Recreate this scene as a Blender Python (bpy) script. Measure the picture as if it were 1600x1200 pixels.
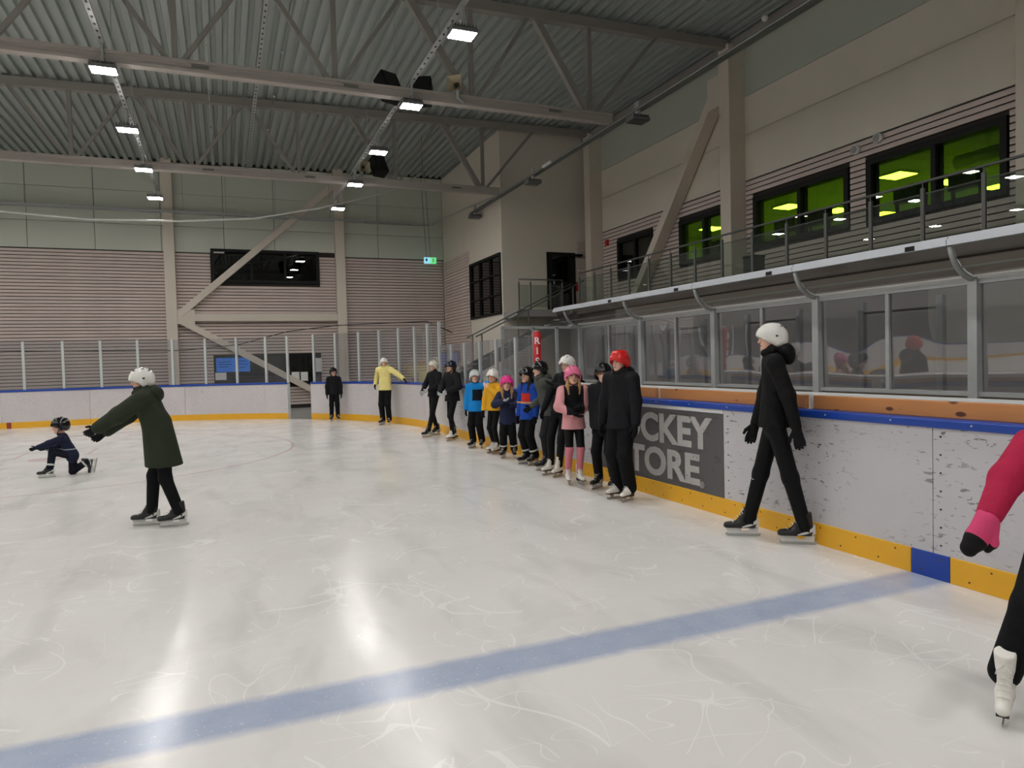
import bpy, bmesh, math, random
import numpy as np
from mathutils import Matrix, Vector
random.seed(7); np.random.seed(7)
R=math.radians
scene=bpy.context.scene
col=scene.collection
for o in list(bpy.data.objects): bpy.data.objects.remove(o)

# ------------------------------------------------------------------ camera, world, exposure
cd=bpy.data.cameras.new('camera'); cam=bpy.data.objects.new('camera',cd); col.objects.link(cam)
CM=[[0.92389,-0.38174,-0.02637],[0.03723,0.02107,0.99908],[-0.38084,-0.92403,0.03368]]  # right, up, back in the hall's axes
cam.matrix_world=Matrix(((CM[0][0],CM[1][0],CM[2][0],0),(CM[0][1],CM[1][1],CM[2][1],0),(CM[0][2],CM[1][2],CM[2][2],1.65),(0,0,0,1)))
cd.sensor_width=36; cd.lens=24.513; cd.clip_end=200; cd.clip_start=.05
scene.camera=cam
w=bpy.data.worlds.new('world'); scene.world=w; w.use_nodes=True
w.node_tree.nodes['Background'].inputs[0].default_value=(0,0,0,1)
w.node_tree.nodes['Background'].inputs[1].default_value=0.0   # closed hall, no sky
scene.view_settings.view_transform='Standard'; scene.view_settings.look='None'
scene.view_settings.exposure=0.15; scene.view_settings.gamma=1
LAMP=135.0      # emission of one high-bay diffuser
PANEL=4.2      # emission of the office ceiling panels

# ------------------------------------------------------------------ helpers
def lin(c):
    return tuple(((v/255)/12.92 if v/255<=.04045 else ((v/255+.055)/1.055)**2.4) for v in c)+(1,)
MATS={}
def nt(m):
    m.use_nodes=True; n=m.node_tree; return n,n.nodes['Principled BSDF']
def mat(name,c,rough=.6,metal=0,var=0,vscale=4,bump=0,bscale=40,spec=.5,stretch=(1,1,1),sheen=0):
    """plain procedural material: colour with soft noise variation and optional fine relief"""
    if name in MATS: return MATS[name]
    m=bpy.data.materials.new(name); n,b=nt(m); MATS[name]=m
    b.inputs['Base Color'].default_value=lin(c); b.inputs['Roughness'].default_value=rough
    b.inputs['Metallic'].default_value=metal; b.inputs['Specular IOR Level'].default_value=spec
    if sheen: b.inputs['Sheen Weight'].default_value=sheen
    if var or bump:
        tc=n.nodes.new('ShaderNodeTexCoord'); mp=n.nodes.new('ShaderNodeMapping'); mp.inputs['Scale'].default_value=stretch
        n.links.new(tc.outputs['Object'],mp.inputs[0])
    if var:
        t=n.nodes.new('ShaderNodeTexNoise'); t.inputs['Scale'].default_value=vscale; t.inputs['Detail'].default_value=5
        n.links.new(mp.outputs[0],t.inputs['Vector'])
        mx=n.nodes.new('ShaderNodeMix'); mx.data_type='RGBA'
        a=lin(c); mx.inputs[6].default_value=tuple(v*(1-var) for v in a[:3])+(1,); mx.inputs[7].default_value=tuple(min(1,v*(1+var)) for v in a[:3])+(1,)
        n.links.new(t.outputs[0],mx.inputs[0]); n.links.new(mx.outputs[2],b.inputs['Base Color'])
    if bump:
        t2=n.nodes.new('ShaderNodeTexNoise'); t2.inputs['Scale'].default_value=bscale; t2.inputs['Detail'].default_value=3
        n.links.new(mp.outputs[0],t2.inputs['Vector'])
        bp=n.nodes.new('ShaderNodeBump'); bp.inputs['Strength'].default_value=bump; bp.inputs['Distance'].default_value=.02
        n.links.new(t2.outputs[0],bp.inputs['Height']); n.links.new(bp.outputs[0],b.inputs['Normal'])
    return m
def emit(name,c,s):
    m=bpy.data.materials.new(name); n,b=nt(m); MATS[name]=m
    b.inputs['Base Color'].default_value=(.8,.8,.8,1)
    b.inputs['Emission Color'].default_value=lin(c); b.inputs['Emission Strength'].default_value=s
    return m
def glass(name,tint=(255,255,255),refl=1.0,ior=1.5,rough=0.0,haze=0,hazecol=(200,200,200),wav=0):
    """thin clear sheet: transparent body with Fresnel mirror, optional scuff haze"""
    m=bpy.data.materials.new(name); m.use_nodes=True; n=m.node_tree; MATS[name]=m
    n.nodes.remove(n.nodes['Principled BSDF']); out=n.nodes['Material Output']
    tr=n.nodes.new('ShaderNodeBsdfTransparent'); tr.inputs[0].default_value=lin(tint)
    gl=n.nodes.new('ShaderNodeBsdfGlossy'); gl.inputs['Roughness'].default_value=rough; gl.inputs[0].default_value=(1,1,1,1)
    # Schlick reflectance, the same from both sides of the sheet
    ge=n.nodes.new('ShaderNodeNewGeometry'); dt=n.nodes.new('ShaderNodeVectorMath'); dt.operation='DOT_PRODUCT'
    n.links.new(ge.outputs['Incoming'],dt.inputs[0]); n.links.new(ge.outputs['Normal'],dt.inputs[1]); nsock=dt.inputs[1]
    def mth(op,a,b_):
        q=n.nodes.new('ShaderNodeMath'); q.operation=op
        for i,v in enumerate((a,b_)):
            if v is None: continue
            if isinstance(v,(int,float)): q.inputs[i].default_value=v
            else: n.links.new(v,q.inputs[i])
        return q.outputs[0]
    f0=((ior-1)/(ior+1))**2*refl
    t5=mth('POWER',mth('SUBTRACT',1.0,mth('ABSOLUTE',dt.outputs['Value'],None)),5.0)
    fs=mth('ADD',mth('MULTIPLY',t5,1-f0),f0)
    mx=n.nodes.new('ShaderNodeMixShader'); n.links.new(fs,mx.inputs[0]); n.links.new(tr.outputs[0],mx.inputs[1]); n.links.new(gl.outputs[0],mx.inputs[2])
    last=mx
    if haze:
        df=n.nodes.new('ShaderNodeBsdfDiffuse'); df.inputs[0].default_value=lin(hazecol)
        m2=n.nodes.new('ShaderNodeMixShader'); m2.inputs[0].default_value=haze
        n.links.new(mx.outputs[0],m2.inputs[1]); n.links.new(df.outputs[0],m2.inputs[2]); last=m2
    if wav:
        tc=n.nodes.new('ShaderNodeTexCoord'); t=n.nodes.new('ShaderNodeTexNoise'); t.inputs['Scale'].default_value=1.3; t.inputs['Detail'].default_value=0
        n.links.new(tc.outputs['Object'],t.inputs['Vector'])
        bp=n.nodes.new('ShaderNodeBump'); bp.inputs['Strength'].default_value=1; bp.inputs['Distance'].default_value=wav
        n.links.new(t.outputs[0],bp.inputs['Height']); n.links.new(bp.outputs[0],gl.inputs['Normal'])
    n.links.new(last.outputs[0],out.inputs[0])
    return m

class MB:
    """collects shapes into one mesh"""
    def __init__(s): s.v=[]; s.f=[]
    def add(s,v,f):
        k=len(s.v); s.v+= [tuple(q) for q in v]; s.f+= [tuple(i+k for i in q) for q in f]; return s
    def box(s,x0,x1,y0,y1,z0,z1):
        return s.add([(x0,y0,z0),(x1,y0,z0),(x1,y1,z0),(x0,y1,z0),(x0,y0,z1),(x1,y0,z1),(x1,y1,z1),(x0,y1,z1)],
            [(0,3,2,1),(4,5,6,7),(0,1,5,4),(1,2,6,5),(2,3,7,6),(3,0,4,7)])
    def bar(s,a,b,w,h=None,up=(0,0,1)):
        """square bar from a to b, width w, height h"""
        h=h or w; a=Vector(a); b=Vector(b); d=(b-a).normalized(); u=Vector(up)
        if abs(d.dot(u))>.98: u=Vector((0,1,0))
        r=d.cross(u).normalized(); u=r.cross(d)
        q=[]
        for p in (a,b):
            for i,j in ((-1,-1),(1,-1),(1,1),(-1,1)): q.append(p+r*(i*w/2)+u*(j*h/2))
        return s.add(q,[(3,2,1,0),(4,5,6,7),(0,1,5,4),(1,2,6,5),(2,3,7,6),(3,0,4,7)])
    def tube(s,pts,r,n=8,cap=True):
        pts=[Vector(p) for p in pts]; rs=r if isinstance(r,(list,tuple)) else [r]*len(pts)
        k0=len(s.v); prev=None
        for i,p in enumerate(pts):
            d=(pts[min(i+1,len(pts)-1)]-pts[max(i-1,0)]).normalized()
            u=Vector((0,0,1)) if abs(d.z)<.95 else Vector((1,0,0))
            if prev is not None: u=prev
            r_=d.cross(u).normalized(); u=r_.cross(d); prev=u
            for j in range(n):
                a=2*math.pi*j/n; s.v.append(tuple(p+(r_*math.cos(a)+u*math.sin(a))*rs[i]))
        for i in range(len(pts)-1):
            for j in range(n):
                a=k0+i*n+j; b=k0+i*n+(j+1)%n; s.f.append((a,b,b+n,a+n))
        if cap:
            s.f.append(tuple(k0+j for j in reversed(range(n)))); e=k0+(len(pts)-1)*n; s.f.append(tuple(e+j for j in range(n)))
        return s
    def prism(s,poly,axis,a,b):
        """poly of 2D points extruded along an axis ('x': poly=(y,z); 'y': (x,z); 'z': (x,y))"""
        n=len(poly); P=[]
        for t in (a,b):
            for p,q in poly: P.append({'x':(t,p,q),'y':(p,t,q),'z':(p,q,t)}[axis])
        return s.add(P,[tuple(range(n)),tuple(range(2*n-1,n-1,-1))]+[(i,i+n,(i+1)%n+n,(i+1)%n) for i in range(n)])
    def ball(s,c,r,n=10,m=7):
        rx,ry,rz=r if isinstance(r,(tuple,list)) else (r,r,r); k=len(s.v)
        for i in range(m+1):
            t=math.pi*i/m
            for j in range(n):
                a=2*math.pi*j/n; s.v.append((c[0]+rx*math.sin(t)*math.cos(a),c[1]+ry*math.sin(t)*math.sin(a),c[2]+rz*math.cos(t)))
        for i in range(m):
            for j in range(n):
                a=k+i*n+j; b=k+i*n+(j+1)%n; s.f.append((a,a+n,b+n,b))
        return s
    def mesh(s,name,smooth=False,fix=True):
        me=bpy.data.meshes.new(name); me.from_pydata(s.v,[],s.f); 
        if fix:
            bm=bmesh.new(); bm.from_mesh(me); bmesh.ops.recalc_face_normals(bm,faces=bm.faces); bm.to_mesh(me); bm.free()
        if smooth: me.polygons.foreach_set('use_smooth',[True]*len(me.polygons))
        me.update(); return me
    def build(s,name,m,parent=None,smooth=False,bevel=0,loc=None):
        o=link(name,s.mesh(name,smooth),m,parent)
        if bevel:
            b=o.modifiers.new('bevel','BEVEL'); b.width=bevel; b.segments=2; b.limit_method='ANGLE'
        if loc: o.location=loc
        return o
def link(name,me,m,parent=None):
    o=bpy.data.objects.new(name,me); col.objects.link(o)
    if m is not None and not me.materials: me.materials.append(m)
    elif m is not None and me.materials[0]!=m:
        o.material_slots[0].link='OBJECT'; o.material_slots[0].material=m
    if parent: o.parent=parent
    return o
def empty(name,loc=(0,0,0),rz=0):
    o=bpy.data.objects.new(name,None); col.objects.link(o); o.location=loc; o.rotation_euler=(0,0,rz); o.empty_display_size=.1; return o
def tag(o,label,cat,group=None,kind=None):
    o['label']=label; o['category']=cat
    if group: o['group']=group
    if kind: o['kind']=kind
    return o
def struct(o,label=None):
    o['kind']='structure'
    if label: o['label']=label
    return o
def copy_tree(o,parent=None):
    c=o.copy(); col.objects.link(c); c.parent=parent
    for ch in list(o.children): copy_tree(ch,c)
    return c

# ------------------------------------------------------------------ materials
M_steel=mat('galvanised steel',(176,178,178),.45,.35,.15,6)
M_truss=mat('grey painted truss steel',(142,137,132),.55,0,.05,3)
M_chord=mat('grey truss chord',(168,160,153),.5,0,.05,3)
M_alu=mat('aluminium post',(196,200,200),.4,.3,.08,5)
M_beige=mat('beige painted concrete',(218,209,195),.8,0,.04,1.2,.05,60)
M_beam=mat('beige painted steel frame',(212,201,187),.6,0,.04,2)
M_panel=mat('pale grey green wall panel',(196,199,186),.5,0,.04,.8)
M_upper=mat('grey green upper wall',(182,186,174),.75,0,.04,1)
M_siding=mat('grey washed timber siding',(208,191,183),.75,0,.16,3,.15,30,stretch=(.6,.6,6))
M_dark=mat('dark wall behind siding',(52,46,42),.9)
M_conc=mat('raw concrete',(150,148,144),.9,0,.12,2,.1,40)
M_black=mat('black painted metal',(12,12,13),.6,spec=.3)
M_rubber=mat('black plastic',(20,20,21),.5)
M_white=mat('white plastic',(225,225,225),.35)
M_railgrey=mat('dark grey railing steel',(104,106,102),.5,.2)
M_deck=None
M_blue=mat('blue cap plastic',(24,66,160),.35,0,.08,3)
M_yellow=mat('yellow kick plate plastic',(232,174,38),.4,0,.08,2.5,.05,25)
M_paper=mat('white paper',(225,225,222),.8)
M_red=mat('red paint',(190,22,28),.45)
M_lampbody=mat('grey lamp housing',(110,110,110),.5,.1)
M_beigeplastic=mat('beige horn plastic',(176,164,138),.5)
E_lamp=emit('lamp diffuser',(255,253,250),LAMP)
G_board=glass('rink glass',(240,241,243),1.0,1.5,0.02,.03,(190,190,192))
G_bench=glass('bench glass',(230,230,232),4.2,1.5,0.0,.03,(150,150,150),wav=.012)
G_visor=glass('smoked visor sheet',(150,142,136),1.0,1.5,.15,.12,(110,102,98))
G_rail=glass('railing glass',(232,238,234),1.0,1.5,.0,.02)
G_win=glass('green tinted window',(184,220,96),.9,1.5)
G_office=glass('office window pane',(206,208,210),1.2,1.5)
G_dark=glass('dark window pane',(120,120,125),1.6,1.5)

def ice_material():
    m=bpy.data.materials.new('rink ice'); n,b=nt(m); L=n.links.new
    def node(t,**k):
        q=n.nodes.new(t)
        for a,v in k.items(): setattr(q,a,v)
        return q
    def math_(op,a,bv=None,c=None):
        q=node('ShaderNodeMath',operation=op)
        for i,v in enumerate((a,bv,c)):
            if v is None: continue
            if isinstance(v,(int,float)): q.inputs[i].default_value=v
            else: L(v,q.inputs[i])
        return q.outputs[0]
    tc=node('ShaderNodeTexCoord'); P=tc.outputs['Object']
    sp=node('ShaderNodeSeparateXYZ'); L(P,sp.inputs[0]); X,Y=sp.outputs[0],sp.outputs[1]
    def noise(scale,detail=4,stretch=None,dist=0,rot=0):
        t=node('ShaderNodeTexNoise'); t.inputs['Scale'].default_value=scale; t.inputs['Detail'].default_value=detail; t.inputs['Distortion'].default_value=dist
        if stretch or rot:
            mp=node('ShaderNodeMapping'); mp.inputs['Scale'].default_value=stretch or (1,1,1); mp.inputs['Rotation'].default_value=(0,0,rot); L(P,mp.inputs[0]); L(mp.outputs[0],t.inputs['Vector'])
        else: L(P,t.inputs['Vector'])
        return t.outputs[0]
    def mixc(f,a,bc):
        q=node('ShaderNodeMix',data_type='RGBA')
        if isinstance(f,(int,float)): q.inputs[0].default_value=f
        else: L(f,q.inputs[0])
        for i,v in ((6,a),(7,bc)):
            if isinstance(v,tuple): q.inputs[i].default_value=v
            else: L(v,q.inputs[i])
        return q.outputs[2]
    # cloudy worn ice
    c=mixc(noise(.7,5),lin((216,212,208)),lin((232,230,226)))
    worn=math_('MULTIPLY',math_('SUBTRACT',noise(2.2,6,(1,.35,1),.6,.5),.5),2.2); worn=math_('MAXIMUM',worn,0)
    c=mixc(math_('MINIMUM',worn,.5),c,lin((190,186,184)))
    # skate scratches: zero crossings of large distorted noises make long thin curves
    scr=None
    for sc,st,rot,th in ((.55,(1,1,1),.3,.0016),(.8,(1,.6,1),1.2,.0018),(1.3,(.5,1,1),2.1,.002),(.4,(1,1,1),2.8,.0013),(2.1,(1,.5,1),.9,.0026),(2.6,(.6,1,1),1.9,.003)):
        q=math_('ABSOLUTE',math_('SUBTRACT',noise(sc,1.0,st,.4,rot),.5)); q=math_('LESS_THAN',q,th)
        scr=q if scr is None else math_('MAXIMUM',scr,q)
    brk=math_('GREATER_THAN',noise(1.7,2),.5)
    c=mixc(math_('MULTIPLY',math_('MULTIPLY',scr,brk),.4),c,lin((246,244,242)))
    # blue line painted under the ice
    wob=math_('MULTIPLY',math_('SUBTRACT',noise(9,3),.5),.05)
    dy=math_('ABSOLUTE',math_('SUBTRACT',math_('ADD',Y,wob),3.50))
    fac=node('ShaderNodeMapRange'); fac.inputs[1].default_value=.20; fac.inputs[2].default_value=.12; L(dy,fac.inputs[0])
    speck=math_('LESS_THAN',noise(38,2),.66)
    c=mixc(math_('MULTIPLY',math_('MULTIPLY',fac.outputs[0],.9),math_('ADD',math_('MULTIPLY',speck,.35),.65)),c,mixc(noise(5,4),lin((146,158,188)),lin((174,184,204))))
    # red face-off circle, spot and hash marks
    dx=math_('ADD',X,3.2); dy2=math_('SUBTRACT',Y,15.65)
    r=math_('SQRT',math_('ADD',math_('MULTIPLY',dx,dx),math_('MULTIPLY',dy2,dy2)))
    ring=math_('LESS_THAN',math_('ABSOLUTE',math_('SUBTRACT',r,4.5)),.03); spot=math_('LESS_THAN',r,.3)
    ax=math_('ABSOLUTE',dx); ay=math_('ABSOLUTE',dy2)
    h1=math_('MULTIPLY',math_('LESS_THAN',math_('ABSOLUTE',math_('SUBTRACT',ax,.62)),.03),math_('MULTIPLY',math_('LESS_THAN',ay,1.6),math_('GREATER_THAN',ay,.4)))
    h2=math_('MULTIPLY',math_('LESS_THAN',math_('ABSOLUTE',math_('SUBTRACT',ay,.42)),.03),math_('MULTIPLY',math_('LESS_THAN',ax,1.6),math_('GREATER_THAN',ax,.6)))
    red=math_('MAXIMUM',math_('MAXIMUM',ring,spot),math_('MAXIMUM',h1,h2))
    c=mixc(math_('MULTIPLY',red,.36),c,lin((196,120,124)))
    L(c,b.inputs['Base Color'])
    rr=node('ShaderNodeMapRange'); rr.inputs[3].default_value=.10; rr.inputs[4].default_value=.30; L(noise(1.5,5),rr.inputs[0]); L(rr.outputs[0],b.inputs['Roughness'])
    b.inputs['IOR'].default_value=1.31; b.inputs['Specular IOR Level'].default_value=.5
    bp=node('ShaderNodeBump'); bp.inputs['Strength'].default_value=.08; bp.inputs['Distance'].default_value=.02
    L(noise(7,4),bp.inputs['Height']); L(bp.outputs[0],b.inputs['Normal'])
    return m
def board_material(name,base,marks=.5,scale=1.0):
    """white plastic sheet with black puck and blade marks"""
    m=bpy.data.materials.new(name); n,b=nt(m); L=n.links.new
    tc=n.nodes.new('ShaderNodeTexCoord')
    def noise(sc,st,det=3,dist=0.):
        mp=n.nodes.new('ShaderNodeMapping'); mp.inputs['Scale'].default_value=st; L(tc.outputs['Object'],mp.inputs[0])
        t=n.nodes.new('ShaderNodeTexNoise'); t.inputs['Scale'].default_value=sc; t.inputs['Detail'].default_value=det; t.inputs['Distortion'].default_value=dist; L(mp.outputs[0],t.inputs['Vector']); return t.outputs[0]
    r1=n.nodes.new('ShaderNodeValToRGB'); r1.color_ramp.elements[0].position=.62; r1.color_ramp.elements[1].position=.66; L(noise(17*scale,(1,.7,2.0),3,.8),r1.inputs[0])
    r2=n.nodes.new('ShaderNodeValToRGB'); r2.color_ramp.elements[0].position=.34; r2.color_ramp.elements[1].position=.6; L(noise(1.4,(1,1,1),3),r2.inputs[0])
    mu=n.nodes.new('ShaderNodeMath'); mu.operation='MULTIPLY'; L(r1.outputs[0],mu.inputs[0]); L(r2.outputs[0],mu.inputs[1])
    mu2=n.nodes.new('ShaderNodeMath'); mu2.operation='MULTIPLY'; mu2.inputs[1].default_value=marks; L(mu.outputs[0],mu2.inputs[0])
    bs=n.nodes.new('ShaderNodeMix'); bs.data_type='RGBA'; a=lin(base); bs.inputs[6].default_value=tuple(v*.86 for v in a[:3])+(1,); bs.inputs[7].default_value=a; L(noise(2.5,(1,1,.5),5),bs.inputs[0])
    mx=n.nodes.new('ShaderNodeMix'); mx.data_type='RGBA'; mx.inputs[7].default_value=lin((58,58,62)); L(mu2.outputs[0],mx.inputs[0]); L(bs.outputs[2],mx.inputs[6])
    L(mx.outputs[2],b.inputs['Base Color']); b.inputs['Roughness'].default_value=.38
    return m
M_board=board_material('scuffed white board sheet',(204,201,204),.85)
M_board_far=board_material('scuffed white end board sheet',(214,207,208),.55,1.6)
M_ad=board_material('grey advert sheet',(92,89,90),.55,.6)
M_ice=ice_material()
def wood_material(name,c1,c2):
    m=bpy.data.materials.new(name); n,b=nt(m); L=n.links.new
    tc=n.nodes.new('ShaderNodeTexCoord'); mp=n.nodes.new('ShaderNodeMapping'); mp.inputs['Scale'].default_value=(8,.7,9); L(tc.outputs['Object'],mp.inputs[0])
    t=n.nodes.new('ShaderNodeTexNoise'); t.inputs['Scale'].default_value=3; t.inputs['Detail'].default_value=5; L(mp.outputs[0],t.inputs['Vector'])
    mx=n.nodes.new('ShaderNodeMix'); mx.data_type='RGBA'; mx.inputs[6].default_value=lin(c1); mx.inputs[7].default_value=lin(c2); L(t.outputs[0],mx.inputs[0])
    mp2=n.nodes.new('ShaderNodeMapping'); mp2.inputs['Scale'].default_value=(1,4.2,9); L(tc.outputs['Object'],mp2.inputs[0])
    v=n.nodes.new('ShaderNodeTexVoronoi'); v.inputs['Scale'].default_value=1.0; L(mp2.outputs[0],v.inputs['Vector'])
    cr=n.nodes.new('ShaderNodeValToRGB'); cr.color_ramp.elements[0].position=.13; cr.color_ramp.elements[1].position=.2; cr.color_ramp.elements[0].color=(1,1,1,1); cr.color_ramp.elements[1].color=(0,0,0,1); L(v.outputs['Distance'],cr.inputs[0])
    m2=n.nodes.new('ShaderNodeMix'); m2.data_type='RGBA'; m2.inputs[7].default_value=lin((88,44,22)); L(cr.outputs[0],m2.inputs[0]); L(mx.outputs[2],m2.inputs[6])
    L(m2.outputs[2],b.inputs['Base Color']); b.inputs['Roughness'].default_value=.5
    return m
M_pine=wood_material('knotty pine',(184,118,66),(206,142,84))

# ------------------------------------------------------------------ hall shell
XW=12.55; YE=29.4; XL=-27.0; YB=-14.0; ROOF=9.72
def roofz(x): return ROOF+(x-12.5)*.0175
struct(MB().box(XL,XW+9,YB,YE+2,-.35,-.04).build('floor',M_conc),'grey concrete slab around and under the rink')
ice=MB(); N=48
# rink outline: rounded rectangle
RX,RXL,RY,RR=4.68,-25.3,25.05,8.5
pts=[(RX,YB)]
for i in range(25): a=R(90*i/24); pts.append((RX-RR+RR*math.cos(a),RY-RR+RR*math.sin(a)))
for i in range(25): a=R(90+90*i/24); pts.append((RXL+RR+RR*math.cos(a),RY-RR+RR*math.sin(a)))
pts.append((RXL,YB))
ice.prism(pts,'z',-.04,0)
io=ice.build('ice_floor',M_ice); struct(io,'white skating ice with a blue line and a faint red circle')
# roof deck: trapezoidal sheet with ribs along the hall
prof=[]; x=XL; pitch=.27
while x<XW+.3:
    for dx,dz in ((0,.10),(.09,.10),(.115,0),(.245,0)): prof.append((x+dx,roofz(x+dx)+dz))
    x+=pitch
dk=MB(); n=len(prof)
for y in (YB,YE+.3):
    for p in prof: dk.v.append((p[0],y,p[1]))
for i in range(n-1): dk.f.append((i,i+1,i+1+n,i+n))
M_deck=mat('galvanised roof deck',(160,167,163),.5,.1,.10,2.5,stretch=(3,.15,1))
struct(dk.build('ceiling',M_deck),'grey corrugated metal roof deck')
struct(MB().box(XL,XW+.3,YB,YE+.3,ROOF+.12,ROOF+.2).build('ceiling_cover',M_dark),'roof cover above the deck')
# walls that close the hall out of view
struct(MB().box(XL-.2,XL,YB,YE,0,ROOF+.1).build('wall_left',M_panel),'pale panel wall on the far side of the rink')
struct(MB().box(XL,XW+9,YB-.2,YB,0,ROOF+.1).build('wall_back',M_panel),'pale panel wall behind the rink')

# ---- end wall
wend=struct(MB().box(XL,-.3,YE+.06,YE+.25,0,ROOF+.1).box(3.72,XW,YE+.06,YE+.25,0,ROOF+.1).box(-.3,3.72,YE+.06,YE+.25,6.25,ROOF+.1).box(-.3,3.72,YE+.06,YE+.25,2.12,4.99).box(-.3,3.72,YE+.06,YE+.25,0,.95).build('wall_end',M_dark),'end wall with slatted timber below and pale panels above')
# pale metal panels, upper part
zs=[6.10,7.07,8.30,9.66]; xs=[-10.4,-8.3,-6.25,-4.17,-2.0,.19,2.05,4.4,6.19,9.03]
for i in range(len(xs)-1):
    for j in range(3):
        z1=min(zs[j+1],roofz(xs[i])-.01)
        p=MB().box(xs[i]+.008,xs[i+1]-.008,YE,YE+.06,zs[j]+.006,z1-.006)
        if j==0 and xs[i]>-.5 and xs[i]<3.8: p=MB().box(xs[i]+.008,xs[i+1]-.008,YE,YE+.06,6.26,z1-.006)
        p.build('wall_panel',M_panel,wend,bevel=.006)
p=MB().box(XL,-10.41,YE,YE+.06,6.1,9.2); p.build('wall_panel',M_panel,wend)
# timber boards of the lower part
BP=.122
boards={}
def siding(parent,along,fixed,depth,a0,a1,z0,z1,holes,name='siding_board'):
    """horizontal boards in rows, cut round the holes (a0,a1,z0,z1)"""
    z=z1-BP
    while z>z0-1e-6:
        segs=[(a0,a1)]
        for (h0,h1,g0,g1) in holes:
            if z+BP*.78>g0+.01 and z<g1-.01:
                ns=[]
                for s in segs:
                    if h1<=s[0] or h0>=s[1]: ns.append(s); continue
                    if h0>s[0]+.02: ns.append((s[0],h0))
                    if h1<s[1]-.02: ns.append((h1,s[1]))
                segs=ns
        for s in segs:
            k=(along,round(s[1]-s[0],3))
            if k not in boards:
                l=s[1]-s[0]; h=BP*.78
                b=MB().box(0,l,0,.035,0,h) if along=='x' else MB().box(0,.035,0,l,0,h)
                boards[k]=b.mesh('siding_board')
            o=link(name,boards[k],M_siding,parent)
            o.location=(s[0],fixed,z) if along=='x' else (fixed,s[0],z)
        z-=BP
HOL=[(-.34,3.76,4.95,6.3),(-.36,3.7,.9,2.16)]
siding(wend,'x',YE+.02,.03,-9.5,-1.93,.02,6.09,HOL)
siding(wend,'x',YE+.02,.03,-1.55,4.38,.02,6.09,HOL)
siding(wend,'x',YE+.02,.03,4.78,9.0,.02,6.09,HOL)
# steel frame on the end wall
fr=struct(empty('trim_1'),'beige steel frame with diagonal braces on the end wall')
FY=YE-.10
MB().box(-1.93,-1.55,FY-.18,FY+.1,0,9.55).build('column',M_beam,fr,bevel=.01)
MB().box(4.38,4.76,FY-.18,FY+.1,0,9.65).build('column',M_beam,fr,bevel=.01)
MB().box(-1.55,4.38,FY-.12,FY+.1,3.46,3.75).build('beam',M_beam,fr,bevel=.01)
MB().bar((-1.5,FY-.02,3.70),(4.5,FY-.02,9.05),.24,.30,(0,1,0)).build('brace',M_beam,fr)
MB().bar((-1.5,FY-.02,3.52),(4.5,FY-.02,-.05),.24,.30,(0,1,0)).build('brace',M_beam,fr)
MB().box(-1.56,-.95,FY-.14,FY-.12,3.35,3.9).build('gusset_plate',M_beam,fr)
# upper window of the end wall
def window(name,plane,fixed,a0,a1,z0,z1,mulls,trans,fw,mframe,mglass,depth=.12,out=-1,label=None):
    """framed window in a wall; plane 'x' (wall across the hall, faces -y) or 'y' (wall along it, faces -x)"""
    w_=struct(empty(name),label)
    def B(p0,p1,q0,q1,d0,d1):
        return MB().box(p0,p1,fixed+d0,fixed+d1,q0,q1) if plane=='x' else MB().box(fixed+d0,fixed+d1,p0,p1,q0,q1)
    d0,d1=-.05,depth
    for q in ((a0,a1,z0,z0+fw),(a0,a1,z1-fw,z1),(a0,a0+fw,z0+fw,z1-fw),(a1-fw,a1,z0+fw,z1-fw)): B(*q,d0,d1).build('window_frame',mframe,w_)
    for m_ in mulls: B(m_-fw*.4,m_+fw*.4,z0+fw,z1-fw,d0+.01,d1).build('mullion',mframe,w_)
    for t in trans: B(a0+fw,a1-fw,t-fw*.3,t+fw*.3,d0+.012,d1-.01).build('transom',mframe,w_)
    ed=[a0+fw]+[v for m_ in mulls for v in (m_-fw*.4,m_+fw*.4)]+[a1-fw]
    ez=[z0+fw]+[v for t in trans for v in (t-fw*.3,t+fw*.3)]+[z1-fw]
    for i in range(0,len(ed),2):
        for j in range(0,len(ez),2):
            B(ed[i],ed[i+1],ez[j],ez[j+1],.03,.04).build('pane',mglass,w_)
    return w_
window('window_1','x',YE,-.32,3.74,4.97,6.27,[1.15,2.42],[],.11,M_black,G_dark,label='long black framed window high on the slatted end wall')
window('window_2','x',YE,-.34,3.68,.93,2.14,[1.55,2.46],[],.06,M_black,G_office,label='low dark office window behind the end boards')
def room(name,x0,x1,y0,y1,z0,z1,m,open_side):
    """box room seen through windows, open on one side"""
    b=MB(); t=.08
    b.box(x0,x1,y0,y1,z0-t,z0); b.box(x0,x1,y0,y1,z1,z1+t)
    if open_side!='-x': b.box(x0-t,x0,y0,y1,z0,z1)
    b.box(x1,x1+t,y0,y1,z0,z1)
    if open_side!='-y': b.box(x0,x1,y0-t,y0,z0,z1)
    b.box(x0,x1,y1,y1+t,z0,z1)
    return struct(b.build(name,m))
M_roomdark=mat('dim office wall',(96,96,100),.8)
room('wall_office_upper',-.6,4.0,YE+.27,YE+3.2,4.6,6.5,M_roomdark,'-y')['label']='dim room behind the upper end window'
room('wall_office_lower',-.6,4.0,YE+.27,YE+2.6,.02,2.5,M_roomdark,'-y')['label']='dim office behind the low end window'
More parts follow.
